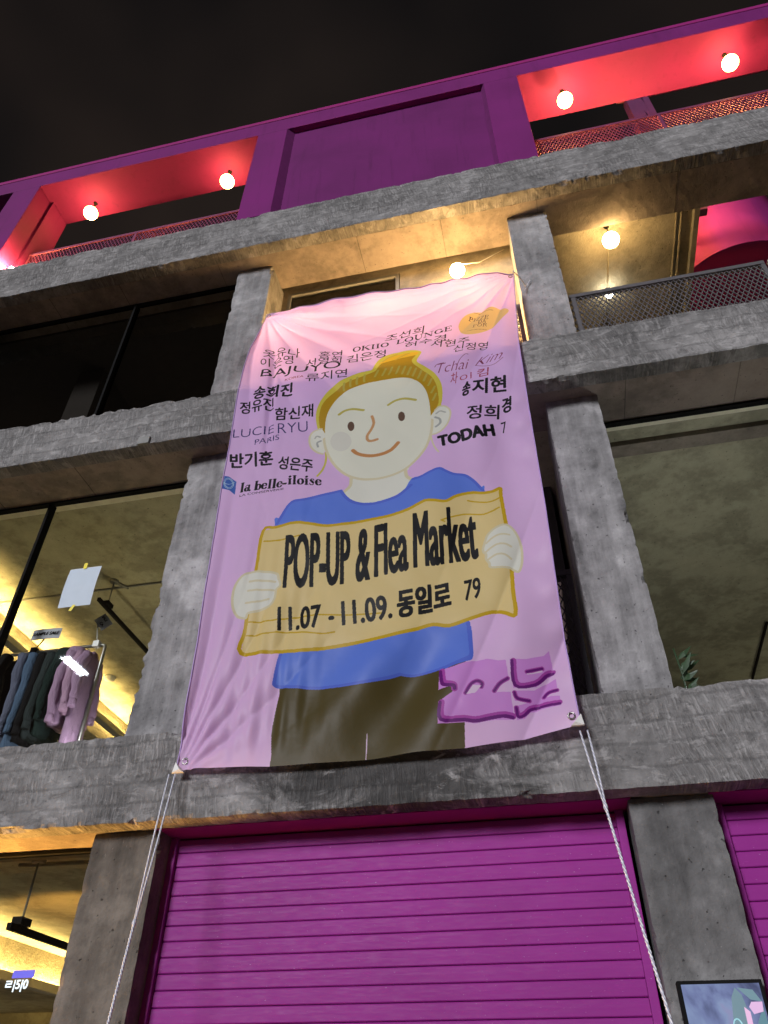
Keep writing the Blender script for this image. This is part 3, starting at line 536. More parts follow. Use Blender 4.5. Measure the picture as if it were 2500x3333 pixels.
# ---- glazed bays
def window(x0, x1, z0, z1, y, mull, gm, fm=MAT['black'], fw=.035):
    f = MB().box(x0, x1, y - .03, y + .03, z1 - fw, z1).box(x0, x1, y - .03, y + .03, z0, z0 + fw)
    f.box(x0, x0 + fw, y - .03, y + .03, z0 + fw, z1 - fw).box(x1 - fw, x1, y - .03, y + .03, z0 + fw, z1 - fw)
    w = f.build('window', fm, BLD)
    for mx in mull: MB().box(mx - .014, mx + .014, y - .045, y + .045, z0 + fw, z1 - fw).build('mullion', fm, w)
    xs = [x0 + fw] + list(mull) + [x1 - fw]
    for a, b in zip(xs, xs[1:]):
        MB().add([(a, y, z0 + fw), (b, y, z0 + fw), (b, y, z1 - fw), (a, y, z1 - fw)], [(0, 1, 2, 3)]).build('pane', gm, w)
    return w
window(-6.75, -3.0, 3.76, 6.768, .64, [-4.78], MAT['glass'], fw=.02)
window(.875, 4.55, 3.76, 6.768, .69, [], MAT['glass'], fw=.02)
window(-6.75, -3.04, 7.345, 10.07, .50, [-4.52], MAT['glass_dark'], fw=.02)
window(-6.75, -3.0, .14, 3.15, .47, [-4.6], MAT['glass'], fw=.02)
MB().box(-6.74, -3.05, .672, .80, 6.80, 6.898).build('blind_box', MAT['cream'], BLD)
MB().box(.86, 4.5, .722, .82, 6.80, 6.898).build('blind_box', MAT['cream'], BLD)
MB().box(.86, 4.5, 1.08, 1.25, 6.84, 6.898).build('ceiling_rib', MAT['soffit'], BLD)
# third floor left: dark room with faint structure
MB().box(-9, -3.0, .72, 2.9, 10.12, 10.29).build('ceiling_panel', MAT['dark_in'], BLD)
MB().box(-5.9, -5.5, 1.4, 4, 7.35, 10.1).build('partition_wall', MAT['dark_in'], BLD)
# third floor centre: lit wall set back with a small window
wz1 = 10.3
wl = MB().box(-1.02, .46, .735, .86, 7.35, wz1).box(-2.71, -2.50, .735, .86, 7.35, wz1).box(-2.50, -1.02, .735, .86, 10.03, wz1).box(-2.50, -1.02, .735, .86, 7.35, 8.3)
wl.build('set_back_wall', MAT['plaster'], BLD)
window(-2.50, -1.03, 8.3, 10.025, .76, [], MAT['glass'], MAT['grey'], .045)
# second floor centre opening in darkness
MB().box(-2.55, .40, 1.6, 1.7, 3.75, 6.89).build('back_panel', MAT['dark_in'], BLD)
# ---- depth beams inside with light troughs, LED strips
def cove(x, zc, zb, y0, y1):
    MB().box(x - .42, x, y0, y1, zb, zc - .002).build('cross_beam', MAT['plaster'], BLD)
    MB().box(x + .002, x + .13, y0, y1, zb - .10, zb - .07).box(x + .115, x + .13, y0, y1, zb - .07, zb - .02).build('light_trough', MAT['grey'], BLD)
    MB().box(x + .02, x + .05, y0 + .1, y1 - .1, zb - .065, zb - .05).build('led_strip', MAT['led'], BLD)
cove(-6.80, 6.90, 6.66, .9, 8.9)
cove(-5.85, 3.22, 2.93, .9, 8.9)
MB().box(-7.8, -6.5, 3.0, 3.5, 6.45, 6.75)
# conduits and hanging tracks (parts of the building)
def tube(name, pts, r, mat, parent=BLD): return MB().tube(pts, r, 8).build(name, mat, parent, True)
tube('conduit', [(-7.5, 2.39, 6.885), (-3.0, 2.39, 6.885)], .013, MAT['grey'])
tube('conduit', [(-4.05, .86, 3.19), (-2.97, .90, 3.19)], .016, MAT['grey'])
tube('conduit', [(.30, .70, 10.06), (-.02, .60, 9.72), (-.28, .45, 9.52)], .006, MAT['cream'])
tube('conduit', [(2.41, .67, 10.28), (2.41, 3.2, 10.28)], .014, MAT['plaster'])
tube('conduit', [(2.47, .67, 10.28), (2.47, 3.2, 10.28)], .018, MAT['plaster'])
tube('conduit', [(1.60, .75, 10.29), (1.60, 3.2, 10.29)], .010, MAT['plaster'])
MB().box(2.60, 2.66, .67, 6.2, 10.2, 10.298).build('ceiling_edge', MAT['plaster'], BLD)
tube('conduit', [(3.05, 4.9, 6.88), (3.1, 6.5, 6.88)], .02, MAT['black'])
# ---- roller shutters
def shutter(x0, x1, first):
    s = MB().box(x0, x1, .405, .43, .13, 3.15).build('roller_shutter', MAT['dark_in'], BLD)
    MB().box(x0 - .05, x0 - .001, .335, .40, .13, 3.15).build('guide_rail', MAT['magenta_shutter'], s, bevel=.004); MB().box(x1 + .001, x1 + .05, .335, .40, .13, 3.15).build('guide_rail', MAT['magenta_shutter'], s, bevel=.004)
    MB().box(x0 - .09, x1 + .09, .152, .40, 3.152, 3.158).build('header_soffit', MAT['magenta_trim'], s)
    prof = [(.0, .006), (.0035, .0015), (.0065, .0), (.044, -.0012), (.077, .0), (.0810, .0015), (.0835, .006)]
    me = None; z = 3.145 - .0865; k = 0
    while z > .14:
        if me is None:
            m = MB(); vs = []
            for xx in (x0, x1):
                vs += [(xx, .365 + py, z0 + z) for z0, py in prof] + [(xx, .40, z + .0835), (xx, .40, z)]
            nn = len(prof) + 2
            fs = [(i, i + nn, (i + 1) % nn + nn, (i + 1) % nn) for i in range(nn)] + [tuple(range(nn - 1, -1, -1)), tuple(range(nn, 2 * nn))]
            fs = [tuple(reversed(f)) for f in fs]
            m.add(vs, fs); o = m.build('slat', MAT['magenta_shutter'], s); me = o.data; zz = z
        else:
            o = bpy.data.objects.new('slat', me); COL.objects.link(o); o.parent = s; o.location = Vector((0, random.uniform(-.0012, .0012), z - zz))
        z -= .0865
    return s
shutter(-2.50, .345, True); shutter(.965, 4.50, False)
# lower left: a lit shop ceiling item
# ------------------------------------------------------------------ magenta stair drum above the opening
ST = empty('spiral_stair', (3.66, 3.06, 11.2), label='curved magenta stair drum seen through the opening behind the upper right balcony', cat='stair')
R_ = 1.04; cx, cy = 3.66, 3.06
ring = [(cx + R_ * math.cos(a), cy + R_ * math.sin(a)) for a in [math.pi + math.pi * k / 60 for k in range(61)]]
ring = [(cx - R_, 8.4)] + ring + [(cx + R_, 8.4)]
nr = len(ring)
MB().add([(x, y, z) for x, y in ring for z in (11.203, 14.6)], [(2 * i, 2 * i + 2, 2 * i + 3, 2 * i + 1) for i in range(nr - 1)]).build('drum_wall', MAT['magenta'], ST, True)
MB().add([(x, y, 11.203) for x, y in ring], [tuple(range(nr - 1, -1, -1))]).build('drum_underside', MAT['magenta_trim'], ST)
rb = [(cx + (R_ + .012) * math.cos(a), cy + (R_ + .012) * math.sin(a), 11.20) for a in [math.pi + math.pi * k / 60 for k in range(61)]]
MB().tube([(cx - R_ - .012, 8.0, 11.2)] + rb, .014, 8).build('drum_rim', MAT['magenta'], ST, True)
MB().bar((4.75, 2.0, 11.0), (4.2, 3.4, 10.1), .05).build('brace', MAT['steel_pink'], ST)
# guard rail of upright bars along the terrace edge, beside the drum
GR = MB().box(2.585, 2.615, .75, 5.0, 11.86, 11.9).build('terrace_guard', MAT['steel_pink'], BLD)
bar_me = None
for i in range(36):
    yy_ = .8 + i * .115
    if bar_me is None: o = MB().box(2.592, 2.612, yy_, yy_ + .022, 10.83, 11.858).build('guard_bar', MAT['steel_pink'], GR); bar_me = o.data; y0_ = yy_
    else: o = bpy.data.objects.new('guard_bar', bar_me); COL.objects.link(o); o.parent = GR; o.location = (0, yy_ - y0_, 0)

# ------------------------------------------------------------------ lamps
def globe(x, y, z, r, label, group, mat='bulb', top=None, arm=None):
    L = empty('globe_lamp', (x, y, z), label=label, cat='lamp', group=group)
    prof = [(max(.002, r * math.sin(math.pi * i / 12)), -r * math.cos(math.pi * i / 12)) for i in range(13)]
    MB().lathe((x, y, z), prof, 24).build('bulb', MAT[mat], L, True)
    MB().lathe((x, y, z + r * .93), [(.022, 0), (.026, .01), (.026, .05), (.012, .06)], 12).build('socket', MAT['black'], L, True)
    if top: MB().tube([(x, y, z + r + .05), (x, y, top)], .005, 6).build('cord', MAT['black'], L); MB().lathe((x, y, top - .02), [(.03, 0), (.035, .018)], 12).build('ceiling_rose', MAT['black'], L)
    return L
BR = .108
globe(-6.04, .47, 13.04, BR, 'glowing globe bulb in the left attic opening, beside the glaring left jamb', 'bulbs under the attic lintel', 'bulb_attic', top=13.349)
globe(-3.69, .45, 13.04, BR, 'glowing globe bulb in the left attic opening, at its end near the recessed panel', 'bulbs under the attic lintel', 'bulb_attic', top=13.349)
globe(1.49, .37, 13.05, BR, 'glowing globe bulb in the right attic opening, nearest the recessed panel', 'bulbs under the attic lintel', 'bulb_attic', top=13.349)
globe(3.74, .37, 13.06, BR, 'glowing globe bulb at the far right of the attic, near the photo edge', 'bulbs under the attic lintel', 'bulb_attic', top=13.349)
globe(-.28, .45, 9.40, .085, 'glowing globe bulb just behind the top edge of the banner', 'bulbs of the open third floor', 'bulb_hot')
globe(1.575, .80, 9.98, .10, 'glowing globe bulb on the golden plaster ceiling of the right balcony', 'bulbs of the open third floor', top=10.299)
globe(1.60, 1.72, 10.18, .05, 'small white bulb low behind the balcony mesh', 'bulbs of the open third floor', 'bulb_white', top=10.299)
for bx_, lb in ((-2.1, 'left'), (-1.05, 'middle'), (-.15, 'right')):  # unseen bulbs added to light the cloth from behind
    globe(bx_, .62, 8.35, .10, 'added globe bulb hidden behind the banner, towards the ' + lb + ' of the opening', 'bulbs of the open third floor', 'bulb_hot')
globe(2.2, 1.2, 12.05, .08, 'added globe bulb on the terrace shining through the bars on the magenta stair drum', 'bulbs of the open third floor', 'uplight')  # hidden bulb added to light the stair drum
for ux, lb in ((-6.62, 'left end of the left attic opening'), (-4.3, 'middle of the left attic opening'), (1.5, 'left end of the right attic opening'), (3.6, 'middle of the right attic opening')):  # unseen lamps added to light the attic jamb and ceilings
    U_ = empty('uplight', (ux, .22, 10.84), label='small added lamp on the ledge at the ' + lb, cat='lamp', group='added lamps on the attic ledge')
    MB().lathe((ux, .22, 10.838), [(.05, 0), (.05, .02), (.015, .04), (.015, .06 + (.24 if ux < -6 else 0))], 12).build('base', MAT['black'], U_, True)
    rr = .052 if ux < -6 else .031; MB().lathe((ux, .22, 10.898 + rr + (.24 if ux < -6 else 0)), [(max(.002, rr * math.sin(math.pi * i / 8)), -rr * math.cos(math.pi * i / 8)) for i in range(9)], 12).build('bulb', MAT['uplight'], U_, True)
# track lights hung inside
def track(label, pts_drop, a, b, ceil):
    T = empty('track_light', pts_drop, label=label, cat='track light', group='track lights hung inside the shop')
    x, y, z = pts_drop
    MB().bar(a, b, .035, .045).build('rail', MAT['black'], T)
    MB().tube([(x, y, z + .03), (x, y, ceil)], .008, 8).build('rod', MAT['grey'], T, True)
    MB().box(x - .04, x + .04, y - .06, y + .06, z + .02, z + .07).build('driver_box', MAT['black'], T)
    MB().lathe((x, y, ceil - .03), [(.05, 0), (.055, .028)], 16).build('ceiling_rose', MAT['grey'], T)
    return T
track('black track light hung under the lit ceiling upstairs, right of the taped paper', (-4.96, 2.25, 6.50), (-4.96, 2.05, 6.50), (-4.96, 4.2, 6.50), 6.898)
track('black track light hung in the ground floor window beside the brown pier', (-3.87, .83, 2.745), (-3.87, .70, 2.74), (-3.84, 2.3, 2.74), 3.218)
tb = MB(); 
tube('conduit', [(-4.96, 2.25, 6.885), (-4.86, 2.42, 6.885)], .02, MAT['grey'])
# unseen lamps added below the sightline to light the shop windows and rooms
def added_lamp(x, y, z0, h, col, st, label):
    L = empty('added_lamp', (x, y, z0), label=label, cat='lamp')
    MB().lathe((x, y, z0), [(.14, 0), (.14, .02), (.02, .03), (.012, h - .1), (.03, h - .08)], 16).build('stand', MAT['black'], L, True)
    prof = [(max(.002, .09 * math.sin(math.pi * i / 10)), -.09 * math.cos(math.pi * i / 10)) for i in range(11)]
    MB().lathe((x, y, z0 + h), prof, 16).build('bulb', emit('lamp_glow', col, st), L, True)
added_lamp(-4.25, .30, .13, 1.75, (1, .50, .10), 1300, 'unseen warm lamp standing in the ground floor shop window')
added_lamp(4.4, 6.5, 3.75, 1.5, (1, .96, .74), 45, 'added dim lamp standing in the second floor room on the right')
added_lamp(-3.7, .78, 3.75, .22, (.92, .93, 1.0), 40, 'added low white lamp on the shop floor just inside the second floor window')
added_lamp(-4.6, 2.2, 7.35, .3, (1, .8, .65), 30, 'added dim lamp on the floor of the dark third floor room')
added_lamp(-4.3, 3.5, .13, 1.5, (1, .9, .62), 60, 'added lamp standing deep in the ground floor shop')
added_lamp(1.8, 1.25, 3.75, .3, (.92, .95, 1.0), 190, 'added low lamp on the floor of the second floor room on the right')
added_lamp(-4.6, 2.6, 3.75, .8, (1, .86, .50), 130, 'added lamp standing behind the clothes rack on the second floor')
smk = MB().lathe((-6.26, 4.55, 6.84), [(.03, 0), (.075, .012), (.085, .03), (.09, .058)], 24).build('smoke_detector', MAT['white'], None, True)
tag(smk, 'round white smoke detector on the yellow-lit shop ceiling', 'smoke detector')
# outlet-like fixing box on the second beam
tag(MB().box(-3.48, -3.36, -.028, .004, 6.74, 6.83).build('junction_box', MAT['grey'], None, bevel=.004), 'small grey junction box on the lower edge of the second floor beam', 'box')

# street lamp reflected in the shop glass
LX, LZ = -7.434, 7.557
SL = empty('street_lamp', (LX, -4.7, 0), label='tall street lamp with a white head standing across the pavement', cat='street lamp')
MB().tube([(LX, -4.7, 0), (LX, -4.7, LZ - .4), (LX, -4.65, LZ), (LX, -4.4, LZ + .12), (LX, -3.8, LZ + .15)], [.09, .06, .05, .045, .04], 12).build('pole', MAT['steel_dark'], SL, True)
MB().box(LX - .11, LX + .11, -4.3, -3.6, LZ + .02, LZ + .12).build('lamp_head', MAT['steel_dark'], SL)
MB().box(LX - .08, LX + .08, -4.25, -3.65, LZ, LZ + .018).build('lamp_lens', MAT['street'], SL)
# ------------------------------------------------------------------ the banner: print drawn into an image made here (no files)
BX0, BX1, BZ0, BZ1, PX = -2.56, .40, 3.34, 8.66, .0026
IW, IH = int((BX1 - BX0) / PX), int((BZ1 - BZ0) / PX)
def s2l(c): c = np.asarray(c, float) / 255; return np.where(c <= .04045, c / 12.92, ((c + .055) / 1.055) ** 2.4)
KEY = np.array([.66, .66, .72])      # what the night light does to a white sheet: photo colour / this = ink colour
img = np.zeros((IH, IW, 3)); 
def ink(c): return np.clip(s2l(c) / KEY, 0.004, .86)
yy, xx = np.mgrid[0:IH, 0:IW]
img[:] = ink((198, 164, 212)); 
img += ((ink((188, 154, 208)) - ink((198, 164, 212)))[None, None, :]) * (yy / IH)[..., None]
def topx(p): return ((p[0] / 1000 - BX0) / PX, (p[1] / 1000 - BZ0) / PX)
def smooth(pts, closed):
    P_ = [np.array(p, float) for p in pts]; n = len(P_); out = []
    rng = range(n if closed else n - 1)
    for i in rng:
        p0 = P_[(i - 1) % n] if closed or i > 0 else P_[i]; p1 = P_[i]; p2 = P_[(i + 1) % n]; p3 = P_[(i + 2) % n] if closed or i + 2 < n else p2
        for t in (0, .25, .5, .75):
            out.append(.5 * ((2 * p1) + (-p0 + p2) * t + (2 * p0 - 5 * p1 + 4 * p2 - p3) * t * t + (-p0 + 3 * p1 - 3 * p2 + p3) * t ** 3))
    if not closed: out.append(P_[-1])
    return out
def paint(mask, x0, y0, col):
    h, w = mask.shape; img[y0:y0 + h, x0:x0 + w][mask] = col
def box_(pts, pad=0):
    a = np.array(pts); x0 = max(0, int(a[:, 0].min() - pad)); x1 = min(IW, int(a[:, 0].max() + pad) + 2); y0 = max(0, int(a[:, 1].min() - pad)); y1 = min(IH, int(a[:, 1].max() + pad) + 2)
    return x0, x1, y0, y1
def fill(pts, col):
    x0, x1, y0, y1 = box_(pts)
    if x1 <= x0 or y1 <= y0: return
    X, Y = np.meshgrid(np.arange(x0, x1) + .5, np.arange(y0, y1) + .5); m = np.zeros(X.shape, bool); n = len(pts)
    for i in range(n):
        (xa, ya), (xb, yb) = pts[i], pts[(i + 1) % n]
        if ya == yb: continue
        m ^= ((ya > Y) != (yb > Y)) & (X < (xb - xa) * (Y - ya) / (yb - ya) + xa)
    paint(m, x0, y0, col)
def stroke(pts, r, col, jit=0.0):
    for i in range(len(pts) - 1):
        a, b = np.array(pts[i]), np.array(pts[i + 1]); x0, x1, y0, y1 = box_([a, b], r + 1)
        if x1 <= x0 or y1 <= y0: continue
        X, Y = np.meshgrid(np.arange(x0, x1) + .5, np.arange(y0, y1) + .5); d = b - a; L = max(1e-6, d @ d)
        t = np.clip(((X - a[0]) * d[0] + (Y - a[1]) * d[1]) / L, 0, 1)
        paint((X - a[0] - t * d[0]) ** 2 + (Y - a[1] - t * d[1]) ** 2 <= r * r, x0, y0, col)
# a small slab-serif alphabet: ('v',x,y0,y1) thick stems with feet, ('s',pts) thin strokes, ('t',pts) thick strokes, ('o',cx,cy,rx,ry) bowls
SER = {'O': (.9, [('o', .45, .5, .42, .5)]), 'K': (.95, [('v', .2, 0, 1), ('s', [(.3, .45), (.75, 1)]), ('t', [(.42, .55), (.8, .02)]), ('f', .8, 0), ('f', .76, 1)]),
 'I': (.5, [('v', .25, 0, 1)]), 'L': (.75, [('v', .2, 0, 1), ('s', [(.2, .03), (.7, .03), (.72, .25)])]), 'U': (.9, [('t', [(.2, 1), (.2, .3), (.35, .06), (.5, .04)]), ('s', [(.5, .04), (.68, .15), (.72, .4), (.72, 1)]), ('f', .2, 1), ('f', .72, 1)]),
 'N': (.95, [('s', [(.17, 0), (.17, 1)]), ('t', [(.2, .97), (.75, .03)]), ('s', [(.78, 0), (.78, 1)]), ('f', .17, 0), ('f', .17, 1), ('f', .78, 1)]), 'G': (.95, [('c', .47, .5, .4, .5), ('v', .78, .1, .42)]),
 'E': (.8, [('v', .2, 0, 1), ('s', [(.2, .03), (.68, .03), (.7, .25)]), ('s', [(.2, .97), (.66, .97), (.67, .76)]), ('s', [(.2, .52), (.52, .52)]), ('s', [(.52, .4), (.52, .64)])]),
 'l': (.42, [('v', .2, 0, 1)]), 'i': (.42, [('v', .2, 0, .66), ('d', .2, .88)]), 'a': (.66, [('t', [(.46, .6), (.46, .1), (.56, .04)]), ('s', [(.12, .52), (.25, .65), (.42, .62)]), ('o', .26, .2, .2, .2)]),
 'b': (.68, [('v', .17, 0, 1), ('o', .4, .32, .24, .33)]), 'e': (.6, [('c', .3, .33, .26, .33), ('s', [(.1, .36), (.52, .36), (.5, .5)])]), 'o': (.64, [('o', .32, .33, .27, .34)]),
 's': (.52, [('s', [(.43, .5), (.38, .64), (.2, .66)]), ('t', [(.14, .52), (.36, .26)]), ('s', [(.06, .17), (.1, .02), (.3, .01), (.4, .12)])]), '-': (.36, [('t', [(.06, .33), (.28, .33)])]), ' ': (.3, []),
 'P': (.75, [('v', .2, 0, 1), ('o', .42, .74, .25, .26)]), 'Z': (.75, [('s', [(.08, .97), (.62, .97)]), ('t', [(.6, .95), (.12, .04)]), ('s', [(.1, .03), (.66, .03)])]), 'D': (.9, [('v', .2, 0, 1), ('o', .45, .5, .38, .5)]),
 'A': (.85, [('s', [(.08, 0), (.4, 1)]), ('t', [(.4, .98), (.7, .02)]), ('s', [(.2, .32), (.58, .32)])]), 'F': (.75, [('v', .2, 0, 1), ('s', [(.2, .97), (.64, .97), (.65, .76)]), ('s', [(.2, .5), (.5, .5)])]), 'R': (.85, [('v', .2, 0, 1), ('o', .42, .75, .25, .25), ('t', [(.45, .5), (.7, .02)])])}
def serif(txt, mp, hpx, col, wt):
    tot = sum(SER[c][0] for c in txt); x = 0; tk = (.085 + wt) * hpx; th = .035 * hpx
    for ch in txt:
        w, parts = SER[ch]
        T = lambda px_, py_: mp((x + px_) / tot, py_)
        for q in parts:
            if q[0] == 'v':
                stroke([T(q[1], q[2] + .06), T(q[1], q[3] - .06)], tk, col)
                for e_ in (q[2] + .02, q[3] - .02): stroke([T(q[1] - .14, e_), T(q[1] + .14, e_)], th, col)
            elif q[0] == 'f': stroke([T(q[1] - .13, q[2] * .96 + .02), T(q[1] + .13, q[2] * .96 + .02)], th, col)
            elif q[0] == 's': stroke([T(*p) for p in q[1]], th, col)
            elif q[0] == 't': stroke([T(*p) for p in q[1]], tk * .9, col)
            elif q[0] == 'd': stroke([T(q[1], q[2]), T(q[1] + .01, q[2])], tk * 1.1, col)
            else:
                n = 20; pts = []
                for k in range(n + 1):
                    a = 2 * math.pi * k / n
                    if q[0] == 'c' and (a < .55 or a > 5.9): continue
                    pts.append((a, T(q[1] + q[3] * .8 * math.cos(a), q[2] + q[4] * .9 * math.sin(a))))
                for (a, p), (b, r_) in zip(pts, pts[1:]):
                    if b - a < .5: stroke([p, r_], th + (tk - th) * abs(math.cos((a + b) / 2)) ** 1.5, col)
        x += w
def letters(txt, tri, wt, font, col):
    (bl, br, tl) = [np.array(topx(p)) for p in tri]; ex = br - bl; ez = tl - bl
    if font == 's':
        serif(txt, lambda u, v: bl + ex * u + ez * v, np.linalg.norm(ez), col, 0.02 if wt else -.03); return
    cu = bpy.data.curves.new('t', 'FONT'); cu.body = txt; cu.offset = min(wt, 0); cu.resolution_u = 4
    if font == 'i': cu.shear = .45
    o_ = bpy.data.objects.new('t', cu); COL.objects.link(o_); dg = bpy.context.evaluated_depsgraph_get(); me = bpy.data.meshes.new_from_object(o_.evaluated_get(dg))
    co = np.array([v.co[:2] for v in me.vertices]); lo, hi = co.min(0), co.max(0); uv = (co - lo) / (hi - lo); me.calc_loop_triangles()
    P2 = bl[None] + uv[:, :1] * ex[None] + uv[:, 1:] * ez[None]
    R = max(0.0, wt * np.linalg.norm(ez)); X0, X1, Y0, Y1 = box_(P2, R + 3)
    if X1 <= X0 or Y1 <= Y0: return
    mk = np.zeros((Y1 - Y0, X1 - X0), bool)
    for t_ in me.loop_triangles:
        a, b, c = (P2[i] for i in t_.vertices); x0, x1, y0, y1 = box_([a, b, c], 1)
        if x1 <= x0 or y1 <= y0: continue
        X, Y = np.meshgrid(np.arange(x0, x1) + .5, np.arange(y0, y1) + .5)
        e = lambda p, q: (X - p[0]) * (q[1] - p[1]) - (Y - p[1]) * (q[0] - p[0])
        s1, s2, s3 = e(a, b), e(b, c), e(c, a); h_ = ((s1 >= 0) & (s2 >= 0) & (s3 >= 0)) | ((s1 <= 0) & (s2 <= 0) & (s3 <= 0))
        mk[y0 - Y0:y1 - Y0, x0 - X0:x1 - X0] |= h_[:, :]
    if R >= .5:
        n_ = int(math.ceil(R)); src = mk.copy()
        for dy in range(-n_, n_ + 1):
            for dx in range(-n_, n_ + 1):
                if dx * dx + dy * dy <= R * R: mk |= np.roll(np.roll(src, dy, 0), dx, 1)
    paint(mk, X0, Y0, col)
    bpy.data.objects.remove(o_); bpy.data.curves.remove(cu); bpy.data.meshes.remove(me)
for a in ART:
    col = ink(a[1])
    if a[0] == 'P': pts = [topx(p) for p in a[3]]; fill(smooth(pts, True) if a[2] == 1 else pts, col)
    elif a[0] == 'L':
        pts = [topx(p) for p in a[3]]
        if len(pts) > 2: pts = smooth(pts, bool(a[4]))
        if a[4]: pts = list(pts) + [pts[0]]
        stroke(pts, a[2] / 1000 / PX / 2, col)
    else: letters(a[2], a[3], a[4], a[5], col)
enc = np.where(img <= .0031308, img * 12.92, 1.055 * np.clip(img, 0, 1) ** (1 / 2.4) - .055)
rgba = np.ones((IH, IW, 4), np.float32); rgba[..., :3] = enc
I_ = bpy.data.images.new('banner_print', IW, IH); I_.pixels.foreach_set(rgba.ravel()); I_.update(); I_.pack()
bt = NT('banner_cloth'); bt.t.nodes.remove(bt.b)
uvn = bt.n('ShaderNodeUVMap'); ti = bt.n('ShaderNodeTexImage'); ti.image = I_; bt.l(uvn.outputs[0], ti.inputs[0]); ti.extension = 'EXTEND'
nz = bt.bump(bt.noise(bt.pos(), 9, 3, .5), .12, .02)
df = bt.n('ShaderNodeBsdfPrincipled'); bt.l(ti.outputs[0], df.inputs['Base Color']); df.inputs['Roughness'].default_value = .42; df.inputs['Specular IOR Level'].default_value = .22; bt.l(nz, df.inputs['Normal'])
tl_ = bt.n('ShaderNodeBsdfTranslucent'); bt.l(ti.outputs[0], tl_.inputs[0]); bt.l(nz, tl_.inputs['Normal'])
mx = bt.n('ShaderNodeMixShader'); mx.inputs[0].default_value = .45; bt.l(df.outputs[0], mx.inputs[1]); bt.l(tl_.outputs[0], mx.inputs[2]); bt.l(mx.outputs[0], bt.out.inputs['Surface'])
EL = [(-2.379, 8.574), (-2.445, 7.924), (-2.482, 7.214), (-2.460, 6.474), (-2.462, 5.906), (-2.431, 5.152), (-2.407, 4.392), (-2.403, 3.906), (-2.387, 3.454)]
ER = [(.315, 8.514), (.244, 7.30), (.233, 6.469), (.227, 5.225), (.214, 4.646), (.205, 4.119), (.207, 3.842), (.212, 3.516)]
TOP = [(-2.379, 8.574), (-1.945, 8.561), (-1.549, 8.568), (-.900, 8.503), (-.545, 8.523), (-.092, 8.510), (.315, 8.525)]
BOT = [(-2.387, 3.454), (-2.127, 3.445), (-1.883, 3.434), (-1.746, 3.422), (-1.5, 3.419), (-1.12, 3.422), (-.807, 3.431), (-.488, 3.434), (-.33, 3.452), (-.067, 3.478), (.155, 3.501), (.214, 3.525)]
def interp(tab, t, ki=0, vi=1):
    tab = sorted(tab, key=lambda p: p[ki]); return float(np.interp(t, [p[ki] for p in tab], [p[vi] for p in tab]))
def sstep(a, b, x): t = min(1, max(0, (x - a) / (b - a))); return t * t * (3 - 2 * t)
def fold(x, z):
    y = 0.0
    # fans pulled from the two tied top corners
    for (cx_, cz_, amp, sgn, ph) in ((-2.38, 8.57, .046, 1, .4), (.315, 8.52, .032, -1, 1.2)):
        dx, dz = (x - cx_) * sgn, cz_ - z; r = math.hypot(dx, dz) + 1e-5; th = math.atan2(dz, dx)
        env = sstep(0.0, .25, r) * math.exp(-r / 1.15); w_ = math.sin(th * 13 + ph + r * .9); y += amp * env * (1 - 2 * abs(w_) ** .75 + .4 * math.sin(th * 29 + 2 * ph)) * (.75 + .5 * noise.noise(Vector((th * 3, r * .6, ph))))
    # small sag gathers along the top hem
    y += .010 * math.exp(-(8.55 - z) / .22) * math.sin(x * 21 + 3 * math.sin(x * 2.1))
    # pleats standing over the lower left corner
    dx, dz = x + 2.42, (z - 3.36) * .62; r = math.hypot(dx, dz) + 1e-5; th = math.atan2(dx, dz)
    w_ = math.sin(th * 13 + .6 + r * 1.3); y += .034 * sstep(.02, .3, r) * math.exp(-r / .6) * (1 - 2 * abs(w_) ** .8) * sstep(1.45, 1.0, th)
    env = math.exp(-max(0, z - 3.45) / .95) * math.exp(-((x + 1.95) / .40) ** 2) * sstep(.0, .35, z - 3.42)
    y += .022 * env * (math.sin((x + 2.39) * (24 - 6 * min(1.6, z - 3.45)) + .8) + .4 * math.sin((x + 2.39) * 61))
    y += .02 * math.exp(-((x + 2.33) / .05) ** 2) * sstep(7.0, 4.5, z)
    # creased tuck on the upper left
    y += .030 * math.exp(-((x + 2.13 + .05 * (z - 7)) / .030) ** 2) * sstep(5.9, 6.9, z) * sstep(8.4, 7.4, z)
    # long diagonal drags to the lower right
    u = x * .86 - z * .46; v = sstep(.0, 1.0, (x + 2.0) / 2)
    y += v * (.034 * (1 - 2 * abs(math.sin(u * 7 + .6 * math.sin(z * 1.3))) ** .7) * math.exp(-((z - 4.1) / .95) ** 2) * (.5 + .5 * math.sin(x * 2.3 + 1)) + .014 * math.sin(u * 7 + 1) + .014 * math.sin((x - .2) * 15 + z * .8) * sstep(-.9, .1, x) * sstep(3.6, 4.4, z) * .8)
    u2 = x * .80 - z * .62 + .08 * math.sin(z * 2)
    y += .040 * math.sin(u2 * 10) * math.exp(-((z - 3.9) / .45) ** 2) * math.exp(-((x + .9) / .6) ** 2)
    # right hem puckers
    y += .012 * math.exp(-((x - .2) / .10) ** 2) * math.sin(z * 16 + 2 * math.sin(z * 3)) * sstep(8.2, 6, z)
    y += .022 * noise.noise(Vector((x * 1.1, z * .9, 3)))
    y += .005 * noise.noise(Vector((x * 5 + z * 2, z * 4, 8)))
    return y
NU, NV = 200, 330
vs = []; uvs = []
